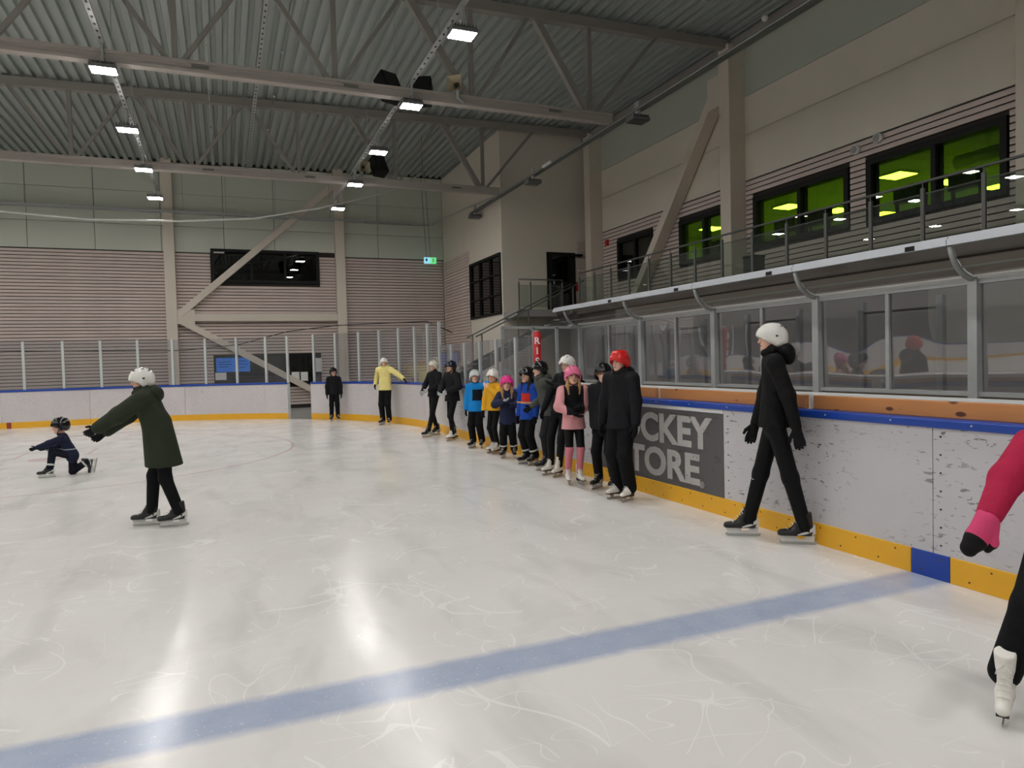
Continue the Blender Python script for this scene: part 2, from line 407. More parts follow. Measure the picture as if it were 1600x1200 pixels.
# screen and notices of the low office
tv=empty('office_screen',(.35,YE+.62,1.48)); tag(tv,'glowing blue screen behind the low office window','screen')
MB().box(-.66,.66,-.01,.05,-.02,.60).build('bezel',M_black,tv)
E_tv=emit('blue screen glow',(30,130,235),1.0)
MB().box(-.63,.63,-.02,-.01,.01,.57).build('display',E_tv,tv)
st=MB().box(-.05,.05,0,.04,-1.46,0).box(-.3,.3,-.1,.2,-1.46,-1.43).build('stand',M_black,tv)
M_tvline=mat('dark screen row',(18,60,120),.4)
for k,(a,b_,z) in enumerate(((-.55,-.1,.40),(-.55,-.05,.30),(-.55,-.2,.2),(.1,.5,.42),(.1,.55,.30),(.1,.45,.16))): MB().box(a,b_,-.024,-.02,z,z+.025).build('screen_row',M_tvline,tv)
for k,(x_,z_,w_,h_,lb) in enumerate(((-.12,1.33,.40,.28,'white notice sheet taped inside the low window below the blue screen'),(2.66,1.24,.30,.36,'white notice sheet on the dark window beside the open gate'),(3.0,1.23,.28,.36,'white notice sheet next to the gate notice, nearer the column'),(3.56,1.68,.30,.56,'tall white poster sheet above the board by the column'))):
    tag(MB().box(x_-w_/2,x_+w_/2,YE-.065,YE-.055,z_-h_/2,z_+h_/2).build('notice_sheet',M_paper),lb,'notice')

# ---- block at the end of the gallery
BX,BY=9.03,22.5
wb=struct(MB().box(BX,XW,BY,BY+.2,3.33,9.62).box(BX,BX+.2,BY+.2,YE,5.42,9.60).box(BX+.02,BX+.2,25.92,YE,0,5.42).box(BX,BX+.2,BY+.2,25.92,0,3.28).box(BX,XW,BY,BY+.2,0,3.33).build('wall_block',M_beige),'beige projecting block beside the gallery')
MB().box(BX-.005,BX+.02,25.93,YE,6.0,6.02).build('siding_trim',M_beige,wb)
siding(wb,'y',BX-.03,.03,25.95,YE-.03,.02,6.0,[])
siding(wb,'x',BY-.04,.03,11.95,12.5,3.4,5.9,[])
window('window_3','y',BX,22.62,25.88,3.28,5.42,[23.7,24.8],[3.98,4.70],.08,M_black,G_dark,label='black framed nine pane window in the block')
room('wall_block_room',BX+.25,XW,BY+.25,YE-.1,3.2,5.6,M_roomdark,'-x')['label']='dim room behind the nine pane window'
dr=struct(empty('door_1',(10.72,BY,3.34)),'black framed glass door on the landing')
for q in ((0,1.12,0,.12),(0,1.12,2.0,2.12),(0,.2,.12,2.0),(.86,1.12,.12,2.0),(.2,.86,.95,1.08)): MB().box(q[0],q[1],-.06,.02,q[2],q[3]).build('door_frame',M_black,dr)
for z0,z1 in ((.12,.95),(1.08,2.0)): MB().box(.2,.86,-.03,-.02,z0,z1).build('pane',G_dark,dr)
MB().box(.2,.86,-.005,.0,.12,2.0).build('door_leaf',M_rubber,dr)
MB().box(.9,1.35,-.22,-.06,1.98,2.06).build('door_closer',M_black,dr)
MB().bar((.24,-.09,.98),(.24,-.09,1.12),.03).build('handle',M_steel,dr)

# ---- right wall with gallery
H4=[(7.87,10.70,4.28,5.62),(11.15,14.06,4.30,5.60),(15.13,17.17,4.30,5.60),(18.55,20.66,4.34,5.62)]
wr=MB()
ys=[YB]+[v for h in H4 for v in h[:2]]+[BY]
for i in range(0,len(ys),2): wr.box(XW+.05,XW+.3,ys[i],ys[i+1],3.1,6.1)
for h in H4: wr.box(XW+.05,XW+.3,h[0],h[1],3.1,h[2]).box(XW+.05,XW+.3,h[0],h[1],h[3],6.1)
wr.box(XW+.05,XW+.3,YB,BY,6.1,9.7)
wr=struct(wr.build('wall_right',M_dark),'right wall with slatted timber, ribbon windows and concrete panels above')
cols=[(-.24,.16),(7.06,7.46),(14.36,14.76),(21.67,22.07)]
yj=[YB,-7.4,-.04,7.26,14.56,21.87,BY]
for a,b_ in zip(yj[:-1],yj[1:]):
    for z0,z1,m_ in ((6.1,7.25,M_beige),(7.26,8.22,M_beige),(8.23,9.66,M_upper)):
        MB().box(XW,XW+.06,a+.006,b_-.006,z0,z1).build('wall_panel',m_,wr,bevel=.008)
hs=[(h[0]-.03,h[1]+.03,h[2]-.03,h[3]+.03) for h in H4]
for a,b_ in ((-3.5,-.26),(.18,7.04),(7.48,14.34),(14.78,21.65)): siding(wr,'y',XW-.02,.03,a,b_,3.34,6.08,hs)
for k,(h,mu,g) in enumerate(zip(H4,(9.22,12.55,16.05,19.6),(G_win,G_win,G_win,G_dark))):
    window('window_%d'%(k+4),'y',XW-.0,h[0],h[1],h[2],h[3],[mu],[],.12,M_black,g,depth=.2,label=['wide green lit gallery window with two panes beside the end column','green lit gallery window between the speakers and the middle column','small green lit gallery window behind the diagonal brace','dark unlit gallery window past the brace'][k])
fr2=struct(empty('trim_2'),'beige columns and diagonal brace along the gallery wall')
for a,b_ in cols: MB().box(12.06,XW+.02,a,b_,0,9.52).build('column',M_beam,fr2,bevel=.012)
MB().bar((12.32,14.9,8.75),(12.32,19.35,3.4),.26,.36,(1,0,0)).build('brace',M_beam,fr2)
MB().box(12.1,12.45,14.70,15.25,8.1,8.9).build('gusset_plate',M_beam,fr2)
MB().box(12.2,12.5,YB,BY,9.40,9.62).build('edge_beam',M_truss,fr2)
# lit rooms behind the gallery windows
M_room=mat('gym room wall',(176,176,160),.8,0,.05,1)
rm=room('wall_gym_room',XW+.32,21.0,7.0,21.4,3.3,6.02,M_room,'-x'); rm['label']='room behind the green gallery windows'
E_pan=emit('office ceiling panel glow',(255,255,225),PANEL*6)
for x_,ys_ in ((15.57,(12.4,16.0,19.5)),(17.5,(12.4,16.0)),(19.4,(12.4,16.0))):
    for y_ in ys_:
        lp=empty('ceiling_panel_lamp',(x_,y_,6.0)); tag(lp,'flat square ceiling panel lamp inside the green lit gym','ceiling lamp','gym ceiling panel lamps')
        MB().box(-.34,.34,-.34,.34,-.035,.02).build('frame',M_white,lp)
        MB().box(-.30,.30,-.30,.30,-.045,-.034).build('diffuser',E_pan,lp)
# gym things seen through the windows
def gym_machine(x_,y_,rz,label):
    g=empty('exercise_machine',(x_,y_,3.3),rz); tag(g,label,'exercise machine','exercise machines in the gym')
    MB().box(-.35,.35,-.9,.9,0,.18).build('base',M_black,g)
    MB().tube([(-.3,.8,.18),(-.3,.95,1.35)],.04).tube([(.3,.8,.18),(.3,.95,1.35)],.04).build('upright',M_rubber,g)
    MB().box(-.3,.3,.85,1.05,1.3,1.62).build('console',M_black,g)
    MB().tube([(-.35,.9,1.1),(-.35,.3,1.05)],.025).tube([(.35,.9,1.1),(.35,.3,1.05)],.025).build('handrail',M_steel,g)
for q in ((13.7,8.6,1.4,'black treadmill at the wide gallery window, nearer the end column'),(13.7,9.9,1.6,'black treadmill at the wide gallery window, nearer its frame edge'),(13.8,12.2,1.5,'black treadmill behind the gallery window next to the middle column'),(13.8,13.4,1.7,'black treadmill closest to the middle column'),(14.2,16.4,1.5,'black treadmill behind the brace window')): gym_machine(*q)
dt=empty('ventilation_duct',(14.6,8.2,5.6)); tag(dt,'grey ventilation pipe under the gym ceiling','duct')
MB().tube([(0,-.9,0),(0,2.0,0)],.16,12).build('pipe',M_steel,dt,True); MB().tube([(0,1.2,0),(1.5,1.2,0)],.12,12).build('branch',M_steel,dt,True)
for yy in (-.5,.8): MB().bar((0,yy,.1),(0,yy,.42),.02).build('hanger',M_steel,dt)
ex=empty('exit_sign',(13.4,16.0,4.98)); tag(ex,'small green exit sign glowing inside the brace window','exit sign')
E_exit=emit('exit sign green',(10,190,90),1.2); E_exb=emit('exit sign pale',(120,210,235),.8)
MB().box(-.03,.03,-.2,.2,-.1,.1).build('body',E_exit,ex); MB().box(-.035,-.03,-.12,-.04,-.06,.06).build('symbol',M_white,ex); MB().bar((0,0,.1),(0,0,1.03),.015).build('hanger',M_steel,ex)

# gallery floor, landing, railings
struct(MB().box(10.72,XW+.05,YB,22.5,3.10,3.33).box(BX,10.75,21.2,22.5,3.10,3.33).build('floor_gallery',M_conc),'concrete gallery deck along the right wall')
struct(MB().box(10.95,11.1,YB,21.2,-.04,3.1).build('wall_under_gallery',M_conc),'grey concrete wall under the gallery')
def railing(name,label,pts_,posts,zf,h,inner=True):
    """glass railing: posts with panes between and a hand rail; pts_ = straight run a->b, posts = distances"""
    a,b_=Vector(pts_[0]),Vector(pts_[1]); d=(b_-a).normalized(); t=empty(name,(0,0,0)); tag(t,label,'railing')
    for s in posts:
        p=a+d*s; MB().box(p.x-.022,p.x+.022,p.y-.03,p.y+.03,zf-.1,zf+h-.1).build('post',M_railgrey,t)
    for s0,s1 in zip(posts[:-1],posts[1:]):
        p=a+d*(s0+.06); q=a+d*(s1-.06); nrm=Vector((-d.y,d.x,0))*.006
        MB().add([(p-nrm)+Vector((0,0,zf+.08)),(p+nrm)+Vector((0,0,zf+.08)),(q+nrm)+Vector((0,0,zf+.08)),(q-nrm)+Vector((0,0,zf+.08)),(p-nrm)+Vector((0,0,zf+h-.22)),(p+nrm)+Vector((0,0,zf+h-.22)),(q+nrm)+Vector((0,0,zf+h-.22)),(q-nrm)+Vector((0,0,zf+h-.22))],[(0,3,2,1),(4,5,6,7),(0,1,5,4),(1,2,6,5),(2,3,7,6),(3,0,4,7)]).build('glass_panel',G_rail,t)
        MB().tube([p+Vector((0,0,zf+h-.2)),q+Vector((0,0,zf+h-.2))],.012,6).build('inner_rail',M_railgrey,t)
    MB().tube([a+Vector((0,0,zf+h)),b_+Vector((0,0,zf+h))],.024,8).build('handrail',M_railgrey,t,True)
    for s in posts: 
        p=a+d*s; MB().bar((p.x,p.y,zf+h-.1),(p.x,p.y,zf+h),.014).build('rail_bracket',M_railgrey,t)
    return t
railing('gallery_railing','long glass railing on dark grey posts along the gallery edge',((10.8,-1.96,0),(10.8,20.2,0)),[.02+1.008*i for i in range(23)],3.33,1.09)
railing('landing_railing','short glass railing in front of the black door',((9.12,21.3,0),(10.75,21.3,0)),[.0,.42,1.15,1.6],3.33,1.0)
# stair from the landing down behind the glass
stt=empty('staircase',(0,0,0)); tag(stt,'grey steel stair with two handrails below the landing','stairs')
for yy in (20.3,21.15): MB().bar((11.0,yy,3.2),(6.7,yy,1.18),.05,.28,(0,0,1)).build('stringer',M_railgrey,stt)
for k in range(11):
    x_=10.8-k*.37; MB().box(x_-.16,x_+.16,20.33,21.12,3.33-.174*(k+1)-.04,3.33-.174*(k+1)).build('tread',M_conc,stt)
for yy in (20.3,21.15):
    MB().tube([(11.0,yy,4.2),(7.2,yy,2.41)],.022,8).build('handrail',M_railgrey,stt,True)
    for k in range(3): x_=10.6-k*1.6; z_=4.2-(11.0-x_)*.47; MB().bar((x_,yy,z_-1.0),(x_,yy,z_),.035).build('baluster',M_railgrey,stt)
MB().box(5.6,6.85,20.3,21.15,.0,1.36).build('stair_foot',M_conc,stt)
# gallery odds and ends
bn=empty('litter_bin',(11.75,13.2,3.33)); tag(bn,'dark litter bin standing on the gallery by the middle column','bin')
MB().prism([(-.17,-.17),(.17,-.17),(.17,.17),(-.17,.17)],'z',0,.6).build('body',M_rubber,bn); MB().box(-.19,.19,-.19,.19,.6,.66).build('lid',M_black,bn,bevel=.02)
for x_,y_,z_,lb in ((XW-.06,10.94,5.90,'round white wall speaker above the window, nearer the middle column'),(XW-.06,10.39,5.98,'round white wall speaker above the window, nearer the end column')):
    s=empty('wall_speaker',(x_,y_,z_)); tag(s,lb,'speaker','round wall speakers')
    MB().tube([(0.04,0,0),(-.05,0,0)],.10,16).build('body',M_paper,s,True); MB().tube([(-.05,0,0),(-.056,0,0)],.075,16).build('grille',mat('grey grille',(150,150,148),.6),s)
for x_,y_,z_,lb in ((XW-.05,21.3,5.66,'small red alarm box beside the far column'),):
    s=tag(MB().box(x_-.04,x_+.04,y_-.08,y_+.08,z_-.1,z_+.1).build('alarm_box',M_red,bevel=.01),lb,'alarm box')
tag(MB().box(11.86,11.98,BY-.06,BY-.0,4.1,4.42).build('fire_bell',M_red,bevel=.01),'small red box on the wall right of the black door','alarm box')

# ------------------------------------------------------------------ rink boards along a path
def path(s):
    """s = y on the straight side up to 16.55, then round the corner and along the end"""
    Y0=RY-RR
    if s<=Y0: return (RX,s),(1,0)
    L1=RR*math.pi/2
    if s<=Y0+L1:
        a=(s-Y0)/RR; return (RX-RR+RR*math.cos(a),Y0+RR*math.sin(a)),(math.cos(a),math.sin(a))
    x=RX-RR-(s-Y0-L1); xl=RXL+RR
    if x>=xl: return (x,RY),(0,1)
    a=(xl-x)/RR+math.pi/2
    if a<=math.pi: return (xl+RR*math.cos(a),Y0+RR*math.sin(a)),(math.cos(a),math.sin(a))
    return (RXL,Y0-(a-math.pi)*RR),(-1,0)
def ang(d): return RY-RR+RR*R(d)
def sweep(s0,s1,prof,name,m,parent,bevel=0):
    """closed profile [(out,z)] swept along the rink edge"""
    Y0=RY-RR; straight=(s1<=Y0) or (s0>=Y0+RR*math.pi/2 and path(s1)[1]==(0,1))
    n=1 if straight else max(2,int(abs(s1-s0)/.3)); b=MB(); k=len(prof)
    for i in range(n+1):
        (x,y),(nx,ny)=path(s0+(s1-s0)*i/n)
        for o_,z in prof: b.v.append((x+nx*o_,y+ny*o_,z))
    for i in range(n):
        for j in range(k): b.f.append((i*k+j,i*k+(j+1)%k,(i+1)*k+(j+1)%k,(i+1)*k+j))
    b.f.append(tuple(range(k))); b.f.append(tuple(n*k+j for j in reversed(range(k))))
    return b.build(name,m,parent,bevel=bevel)
def rect(o0,o1,z0,z1): return [(o0,z0),(o1,z0),(o1,z1),(o0,z1)]
rb=tag(empty('rink_boards'),'scuffed white rink boards with blue cap rail and yellow kick plates','rink boards')
GATE=(ang(42.4),ang(48.4))
seams=[-13.9,-12.43,-10.16,-7.89,-5.62,-3.35,-1.08,1.19,3.46,5.73,8.25,10.27,12.54,14.81,ang(3.5),ang(19),ang(36),GATE[0],None,GATE[1],ang(54),ang(72),ang(90.5),ang(106),ang(122),ang(138),ang(154),ang(170),ang(186),ang(202)]
end_s=(RY-RR)+RR*math.pi/2+(RX-RR-(RXL+RR))+RR*math.pi/2
s=ang(202)
while s<end_s+28: s+=2.6; seams.append(s)
for a,b_ in zip(seams[:-1],seams[1:]):
    if a is None or b_ is None: continue
    near=b_<16; ad=abs(a-5.73)<.01
    sweep(a+.003,b_-.003,rect(0.02,.07,.0,1.10),'board_core',M_board_far if not near else M_board,rb)
    sweep(a+.003,b_-.003,rect(-.004,.02,.185,1.095 if not ad else 1.045),'board_panel',M_ad if ad else (M_board if near else M_board_far),rb)
    if ad: sweep(a+.003,b_-.003,rect(-.006,.02,1.05,1.095),'white_strip',M_white,rb)
kk=[(-13.9,-8),(-8,-3.3),(-3.3,-.9),(-.9,1.1),(1.1,3.33),(3.63,5.45),(5.45,7.9),(7.9,10.3),(10.3,12.7),(12.7,15.1),(15.1,ang(5))]
kk+=[(ang(a),ang(b_)) for a,b_ in ((5,19),(19,34),(34,42.4),(48.4,60),(60,76),(76,90.5),(90.5,104.4))]
for a,b_ in kk: sweep(a+.002,b_-.002,rect(-.014,.02,0,.185),'kick_plate',M_yellow,rb,bevel=.004)
sweep(3.332,3.628,rect(-.014,.02,0,.185),'kick_plate',M_blue,rb,bevel=.004)
sweep(ang(104.5),ang(105.2),rect(-.016,.02,0,.185),'kick_mark',mat('dark red mark',(150,50,30),.5),rb)
s=ang(105.2)
while s<end_s+26: sweep(s+.002,s+2.6,rect(-.014,.02,0,.185),'kick_plate',M_yellow,rb); s+=2.6
caps=[-13.9,-9,-4.5,0.2,4.7,9.2,13.7,ang(12),ang(42.2),None,ang(48.6),ang(75),ang(105),ang(130),ang(160),ang(190)]
s=ang(190)
while s<end_s+26: s+=4.5; caps.append(s)
for a,b_ in zip(caps[:-1],caps[1:]):
    if a is None or b_ is None: continue
    sweep(a+.002,b_-.002,rect(-.03,.10,1.09,1.155),'cap_rail',M_blue,rb,bevel=.012)
for g in GATE:
    (x,y),(nx,ny)=path(g); MB().bar((x+nx*.05,y+ny*.05,0),(x+nx*.05,y+ny*.05,1.12),.08).build('gate_post',M_steel,rb)
# screws on the kick plates near the camera
scm=MB()
scr_me=MB().tube([(0,0,0),(-.004,0,0)],.007,8).mesh('screw')
M_screw=mat('dark screw head',(96,78,40),.5,.3)
for y_ in np.arange(1.3,9.4,.36):
    for z_ in (.15,.045):
        o=link('screw',scr_me,M_screw,rb); o.location=(RX-.014,y_+(z_*2),z_)
for y_ in np.arange(1.3,9.4,.62):
    o=link('screw',scr_me,M_alu,rb); o.location=(RX-.03,y_,1.125)
for y_ in (3.40,5.66):
    for z_ in np.arange(.25,1.06,.13):
        o=link('screw',scr_me,M_rubber,rb); o.location=(RX-.004,y_,z_)
# lettering of the advert
M_letter=board_material('worn white lettering',(186,182,180),.6,1.2)
def text(body,size,loc,rot,m,parent,name='lettering',off=.0,ext=.002,align='LEFT',sx=1):
    c=bpy.data.curves.new(name,'FONT'); c.body=body; c.size=size; c.extrude=ext; c.offset=off; c.align_x=align; c.resolution_u=4
    o=bpy.data.objects.new(name,c); col.objects.link(o)
    dg=bpy.context.evaluated_depsgraph_get(); me=bpy.data.meshes.new_from_object(o.evaluated_get(dg)); bpy.data.objects.remove(o)
    me.materials.clear(); q=link(name,me,m,parent); q.location=loc; q.rotation_euler=rot; q.scale=(sx,1,1); return q
tr=(R(90),0,R(-90))
def fit_text(body,y_left,y_right,z0,capz,name='lettering'):
    q=text(body,1.0,(0,0,0),tr,M_letter,rb,name,off=.034,ext=.003)
    xs_=[v.co.x for v in q.data.vertices]; ys_=[v.co.y for v in q.data.vertices]
    sx=(y_left-y_right)/(max(xs_)-min(xs_)); sy=capz/(max(ys_)-min(ys_))
    q.scale=(sx,sy,1); q.location=(RX-.007,y_left+min(xs_)*sx,z0-min(ys_)*sy); return q
fit_text('HOCKEY',8.06,5.90,.645,.35); fit_text('STORE',7.77,6.12,.245,.345)
MB().tube([(RX-.008,6.085+.032*math.cos(R(a)),.268+.032*math.sin(R(a))) for a in range(0,361,24)],.004,6).build('registered_ring',M_letter,rb)
fit_text('R',6.100,6.070,.250,.036,'registered_letter')

# ------------------------------------------------------------------ rink glass
rg=tag(empty('rink_glass'),'clear rink glass on aluminium posts above the end boards','rink glass')
pa=[-4.3,2.4,8.7,15.2,22.1,28.7,35.6,41.6,48.4,53.7,60.5,67.4,74.3,81.2,88.2,95.0,101.9,108.8,115.7,122.6]
for i,a in enumerate(pa):
    (x,y),(nx,ny)=path(ang(a)); q=MB().box(-.03,.03,-.035,.035,0,1.47).build('post',M_alu,rg); q.location=(x+nx*.05,y+ny*.05,1.14); q.rotation_euler=(0,0,math.atan2(ny,nx))
    if i<len(pa)-1 and not (41<a<42): sweep(ang(a)+.03,ang(pa[i+1])-.03,rect(.045,.057,1.15,2.6),'glass_panel',G_board,rg)
sg=tag(empty('side_glass'),'low clear glass on the side boards ending at the red padded post','rink glass')
sy=[15.9,15.0,14.05,13.1,12.2,11.25,10.42]
for i,a in enumerate(sy):
    if i: MB().box(RX+.02,RX+.08,a-.03,a+.03,1.14,2.05).build('post',M_alu,sg)
    if i<len(sy)-1: sweep(sy[i+1]+.03,a-.03,rect(.045,.057,1.15,2.05),'glass_panel',G_board,sg)
pp=tag(empty('padded_post',(RX+.05,10.36,1.15)),'red padded post with white letters at the end of the side glass','padded post')
MB().tube([(0,0,0),(0,0,.03),(0,0,.94),(0,0,.96)],[.055,.065,.065,.05],16).build('padding',M_red,pp,True)
MB().bar((0,0,-.05),(0,0,.98),.04).build('core',M_alu,pp)
# the letters run down the pad, set slightly proud of it
hd=math.atan2(-RX,-10.36)
for k,ch in enumerate('RISE'):
    q=text(ch,.15,(0,0,0),(R(90),0,R(-24)),M_white,pp,'letter',off=.004,ext=.004,align='CENTER'); q.location=(-.028,-.062,.76-k*.165)

# ------------------------------------------------------------------ benches
pk=[(1.3,2.5),(2.56,4.63),(4.72,6.95),(7.04,9.2),(9.28,10.2)]
pl_=['pine plank on the cap rail beside the pink child','long pine plank on the cap rail above the blue kick plate','long pine plank on the cap rail between the tall skater and the advert','pine plank on the cap rail behind the red helmeted adult','short pine plank on the cap rail next to the red padded post']
for (a,b_),lb in zip(pk,pl_): tag(MB().box(RX+.075,RX+.12,a,b_,1.156,1.276).build('bench_plank',M_pine,bevel=.006),lb,'plank','pine planks on the bench side of the boards')
sh=tag(empty('bench_shelf',(0,0,0)),'white shelf running behind the pine planks','shelf')
MB().box(RX+.16,RX+.5,1.0,10.2,1.235,1.275).build('shelf_top',M_white,sh)
for y_ in (1.5,4.67,7.0,9.24,10.1): MB().box(RX+.13,RX+.2,y_-.04,y_+.04,0,1.26).build('shelf_post',M_white,sh)
GX=6.63
bb=tag(empty('bench_shelter',(0,0,0)),'bench shelter of smoked glass on steel posts with a visor','bench shelter')
MB().box(GX+.75,GX+.83,-2.2,12.3,-.04,2.62).build('rear_panel',mat('grey rear panel',(168,165,160),.8,0,.06,2),bb)
MB().box(GX-.01,GX+.1,-2.2,12.32,-.04,1.20).build('back_wall',mat('beige bench wall',(196,180,164),.7,0,.04,2),bb)
mp=[-1.35,.54,2.50,4.43,6.32,8.21,10.12,12.32]
for y_ in mp: MB().box(GX-.10,GX+.0,y_-.045,y_+.045,.0,2.30).build('post',M_steel,bb)
tilt=R(1.1)
for a,b_ in zip(mp[:-1],mp[1:]):
    mid=(a+b_)/2
    MB().box(GX-.06,GX-.01,mid-.022,mid+.022,1.22,2.26).build('mullion',M_steel,bb)
    for k in (.25,.75): yy=a+(b_-a)*k; MB().box(GX+.10,GX+.16,yy-.035,yy+.035,1.2,2.2).build('rear_mullion',M_alu,bb); 
    MB().bar((GX+.13,a+(b_-a)*.27,2.08),(GX+.13,a+(b_-a)*.73,2.08),.025).build('rear_rail',M_railgrey,bb)
    for c0,c1 in ((a+.045,mid-.022),(mid+.022,b_-.045)):
        q=MB().box(-.005,.005,c0,c1,0,1.04).build('glass_panel',G_bench,bb); q.location=(GX-.015,0,1.235); q.rotation_euler=(0,-tilt,0)
    MB().box(GX-.075,GX-.005,a+.045,b_-.045,1.195,1.235).build('bottom_rail',M_steel,bb)
    MB().box(GX-.075,GX-.005,a+.045,b_-.045,2.255,2.305).build('top_rail',M_steel,bb)
# visor: curved brackets, smoked sheets, pale front beam
def arc(t): # from post top out to the rink and up
    a=t*R(80); return (GX-.05-.36*math.sin(a)*.98,2.30+.30*(1-math.cos(a))/(1-math.cos(R(80))))
for y_ in mp: MB().tube([(arc(t/6)[0],y_,arc(t/6)[1]) for t in range(7)],.028,6).build('visor_bracket',M_steel,bb,True)
ye=mp[:-1]+[12.75]
for a,b_ in zip(ye[:-1],ye[1:]):
    b=MB()
    for t in range(7):
        x_,z_=arc(t/6)
        for yy in (a+.03,b_-.03): b.v.append((x_,yy,z_+.03))
    for t in range(6): b.f.append((2*t,2*t+1,2*t+3,2*t+2))
    b.build('visor_sheet',G_visor,bb,True)
    x_,z_=arc(.5); MB().bar((x_,a+.03,z_+.02),(x_,b_-.03,z_+.02),.02).build('purlin',M_railgrey,bb)
    x_,z_=arc(0.06); MB().bar((x_-.02,a+.03,z_+.035),(x_-.02,b_-.03,z_+.035),.03).build('light_strip',M_white,bb)
    x_,z_=arc(1); MB().box(x_-.05,x_+.01,a+.004,b_-.004,z_+.0,z_+.055).box(x_-.03,x_+.03,a+.004,b_-.004,z_+.055,z_+.085).build('front_beam',mat('pale visor beam',(196,200,206),.4,.3),bb)
    MB().box(x_-.055,x_-.045,a+.32,a+.42,z_+.005,z_+.05).build('beam_clamp',M_black,bb)
# end screen of the shelter
for x_ in (4.9,5.55,6.05): MB().box(x_-.025,x_+.025,12.29,12.35,0,2.28).build('end_post',M_steel,bb)
for a,b_ in ((4.92,5.53),(5.57,6.03),(6.07,6.55)): MB().box(a,b_,12.31,12.32,1.2,2.25).build('end_glass',G_board,bb)
MB().box(4.88,6.6,12.29,12.35,2.25,2.3).build('end_rail',M_steel,bb); MB().box(4.88,6.6,12.29,12.35,1.15,1.2).build('end_rail',M_steel,bb)
MB().box(4.85,6.6,12.28,12.36,-.04,1.15).build('end_wall',MATS['beige bench wall'],bb)

# ------------------------------------------------------------------ roof trusses
def truss(y,label,xl=-26.5):
    t=tag(empty('roof_truss',(0,y,0)),label,'roof truss','steel roof trusses')
    bn_=[8.16-2.93*i for i in range(12)]; tn=[10.13]+[6.72-2.93*i for i in range(11)]
    zt=lambda x_:9.36+(x_-8.2)*.0175
    MB().bar((xl,0,zt(xl)+.11),(12.4,0,zt(12.4)+.11),.20,.22,(0,0,1)).build('top_chord',M_truss,t)
    c=MB()
    c.box(xl,8.72,-.10,.10,7.20,7.26).box(xl,8.72,-.07,.07,7.26,7.36).box(xl,8.72,-.10,.10,7.36,7.42)
    c.build('bottom_chord',M_chord,t)
    for i,x_ in enumerate(bn_): MB().bar((x_,0,7.40),(x_,0,zt(x_)+.02),.10,.10,(0,1,0)).build('vertical',M_truss,t)
    for i,x_ in enumerate(bn_):
        r_=tn[i]; l_=tn[i+1] if i+1<len(tn) else None
        MB().bar((x_+.12,0,7.40),(r_-.1,0,zt(r_)+.03),.08,.08,(0,1,0)).build('diagonal',M_truss,t)
        if l_ is not None:
            q=.15 if i<2 else .09
            MB().bar((x_-.12,0,7.40),(l_+.08,0,zt(l_)+.03),q,q,(0,1,0)).build('diagonal',M_truss,t)
    MB().box(12.2,12.5,-.12,.12,9.40,9.56).build('bearing_plate',M_black,t)
    for x_ in (-6,-.2,2.6,7.2): MB().box(x_-.15,x_+.15,-.115,-.10,7.29,7.33).build('splice_plate',M_railgrey,t)
    return t
truss(14.56,'steel roof truss bearing on the middle gallery column'); truss(21.87,'steel roof truss in front of the projecting block')

# ------------------------------------------------------------------ lamps, trays, cables
def perforated_tray(name,x_,z_,y0,y1,label):
    t=tag(empty(name,(x_,0,z_)),label,'cable tray')
    MB().box(-.045,.045,y0,y1,0,.01).box(-.045,-.038,y0,y1,.01,.035).box(.038,.045,y0,y1,.01,.035).build('channel',M_steel,t)
    me=MB().box(-.018,.018,-.035,.035,-.003,.0).mesh('slot')
    for yy in np.arange(max(y0,8)+.2,y1-.1,.26): o=link('slot',me,M_rubber,t); o.location=(0,yy,0)
    for yy in np.arange(y0+1,y1,3.4): MB().bar((0,yy,.03),(0,yy,roofz(x_)-z_+.04),.012).build('hanger_rod',M_steel,t)
    return t
perforated_tray('cable_tray',3.85,7.50,-9,27.2,'perforated lamp tray over the bench side of the ice')
perforated_tray('cable_tray',-1.8,7.50,-9,27.2,'perforated lamp tray over the middle of the ice')
perforated_tray('cable_tray',1.05,8.9,-2,27.5,'perforated tray without lamps high under the roof')
def high_bay(x_,y_,label,grp,lit=True,z_=7.02,off=''):
    t=tag(empty('high_bay_lamp'+off,(x_,y_,z_)),label,'lamp',grp)
    MB().box(-.22,.22,-.17,.17,.03,.10).build('housing',M_lampbody,t,bevel=.01)
    f=MB()
    for i in range(9): f.box(-.20+.05*i-.004,-.20+.05*i+.004,-.15,.15,.10,.16)
    f.build('heat_sink',M_lampbody,t)
    if lit: MB().box(-.20,.20,-.15,.15,.018,.03).build('diffuser'+off,E_lamp,t)
    else:
        MB().box(-.20,.20,-.15,.15,.018,.03).build('diffuser',mat('unlit lamp glass',(70,72,72),.2),t)
    MB().tube([(0,0,.16),(0,0,.27)],.045,10).build('junction_box',M_white,t,True)
    MB().box(-.02,.02,-.10,.10,.15,.48).build('bracket',M_steel,t)
    return t
for x_,g in ((3.85,'lit lamps over the bench side'),(-1.8,'lit lamps over the middle of the ice'),(-7.45,'lit lamps over the far half'),(-13.1,'lit lamps over the far half'),(-18.7,'lit lamps over the far half')):
    for k in range(-5,5):
        y_=11.1+3.4*k
        nth=['nearest','second','third','fourth','fifth','sixth','seventh','eighth','ninth','tenth'][4-k]
        high_bay(x_,y_,{3.85:'lit high bay lamp in the bench side row, %s from the end wall'%nth,-1.8:'lit high bay lamp in the mid ice row, %s from the end wall'%nth}.get(x_,'lit white high bay lamp over the far half of the ice'),g,
            off='' if (x_==3.85 and y_>11) or (x_==-1.8 and y_>14) else '_offscreen')
tr3=tag(empty('wall_tray',(8.75,0,7.12)),'dark cable tray running beside the truss ends to the block','cable tray')
MB().box(-.07,.07,-9,24.8,0,.07).build('channel',M_railgrey,tr3); MB().tube([(-.10,-9,.02),(-.10,22.3,.02)],.010,6).build('conduit',M_steel,tr3)
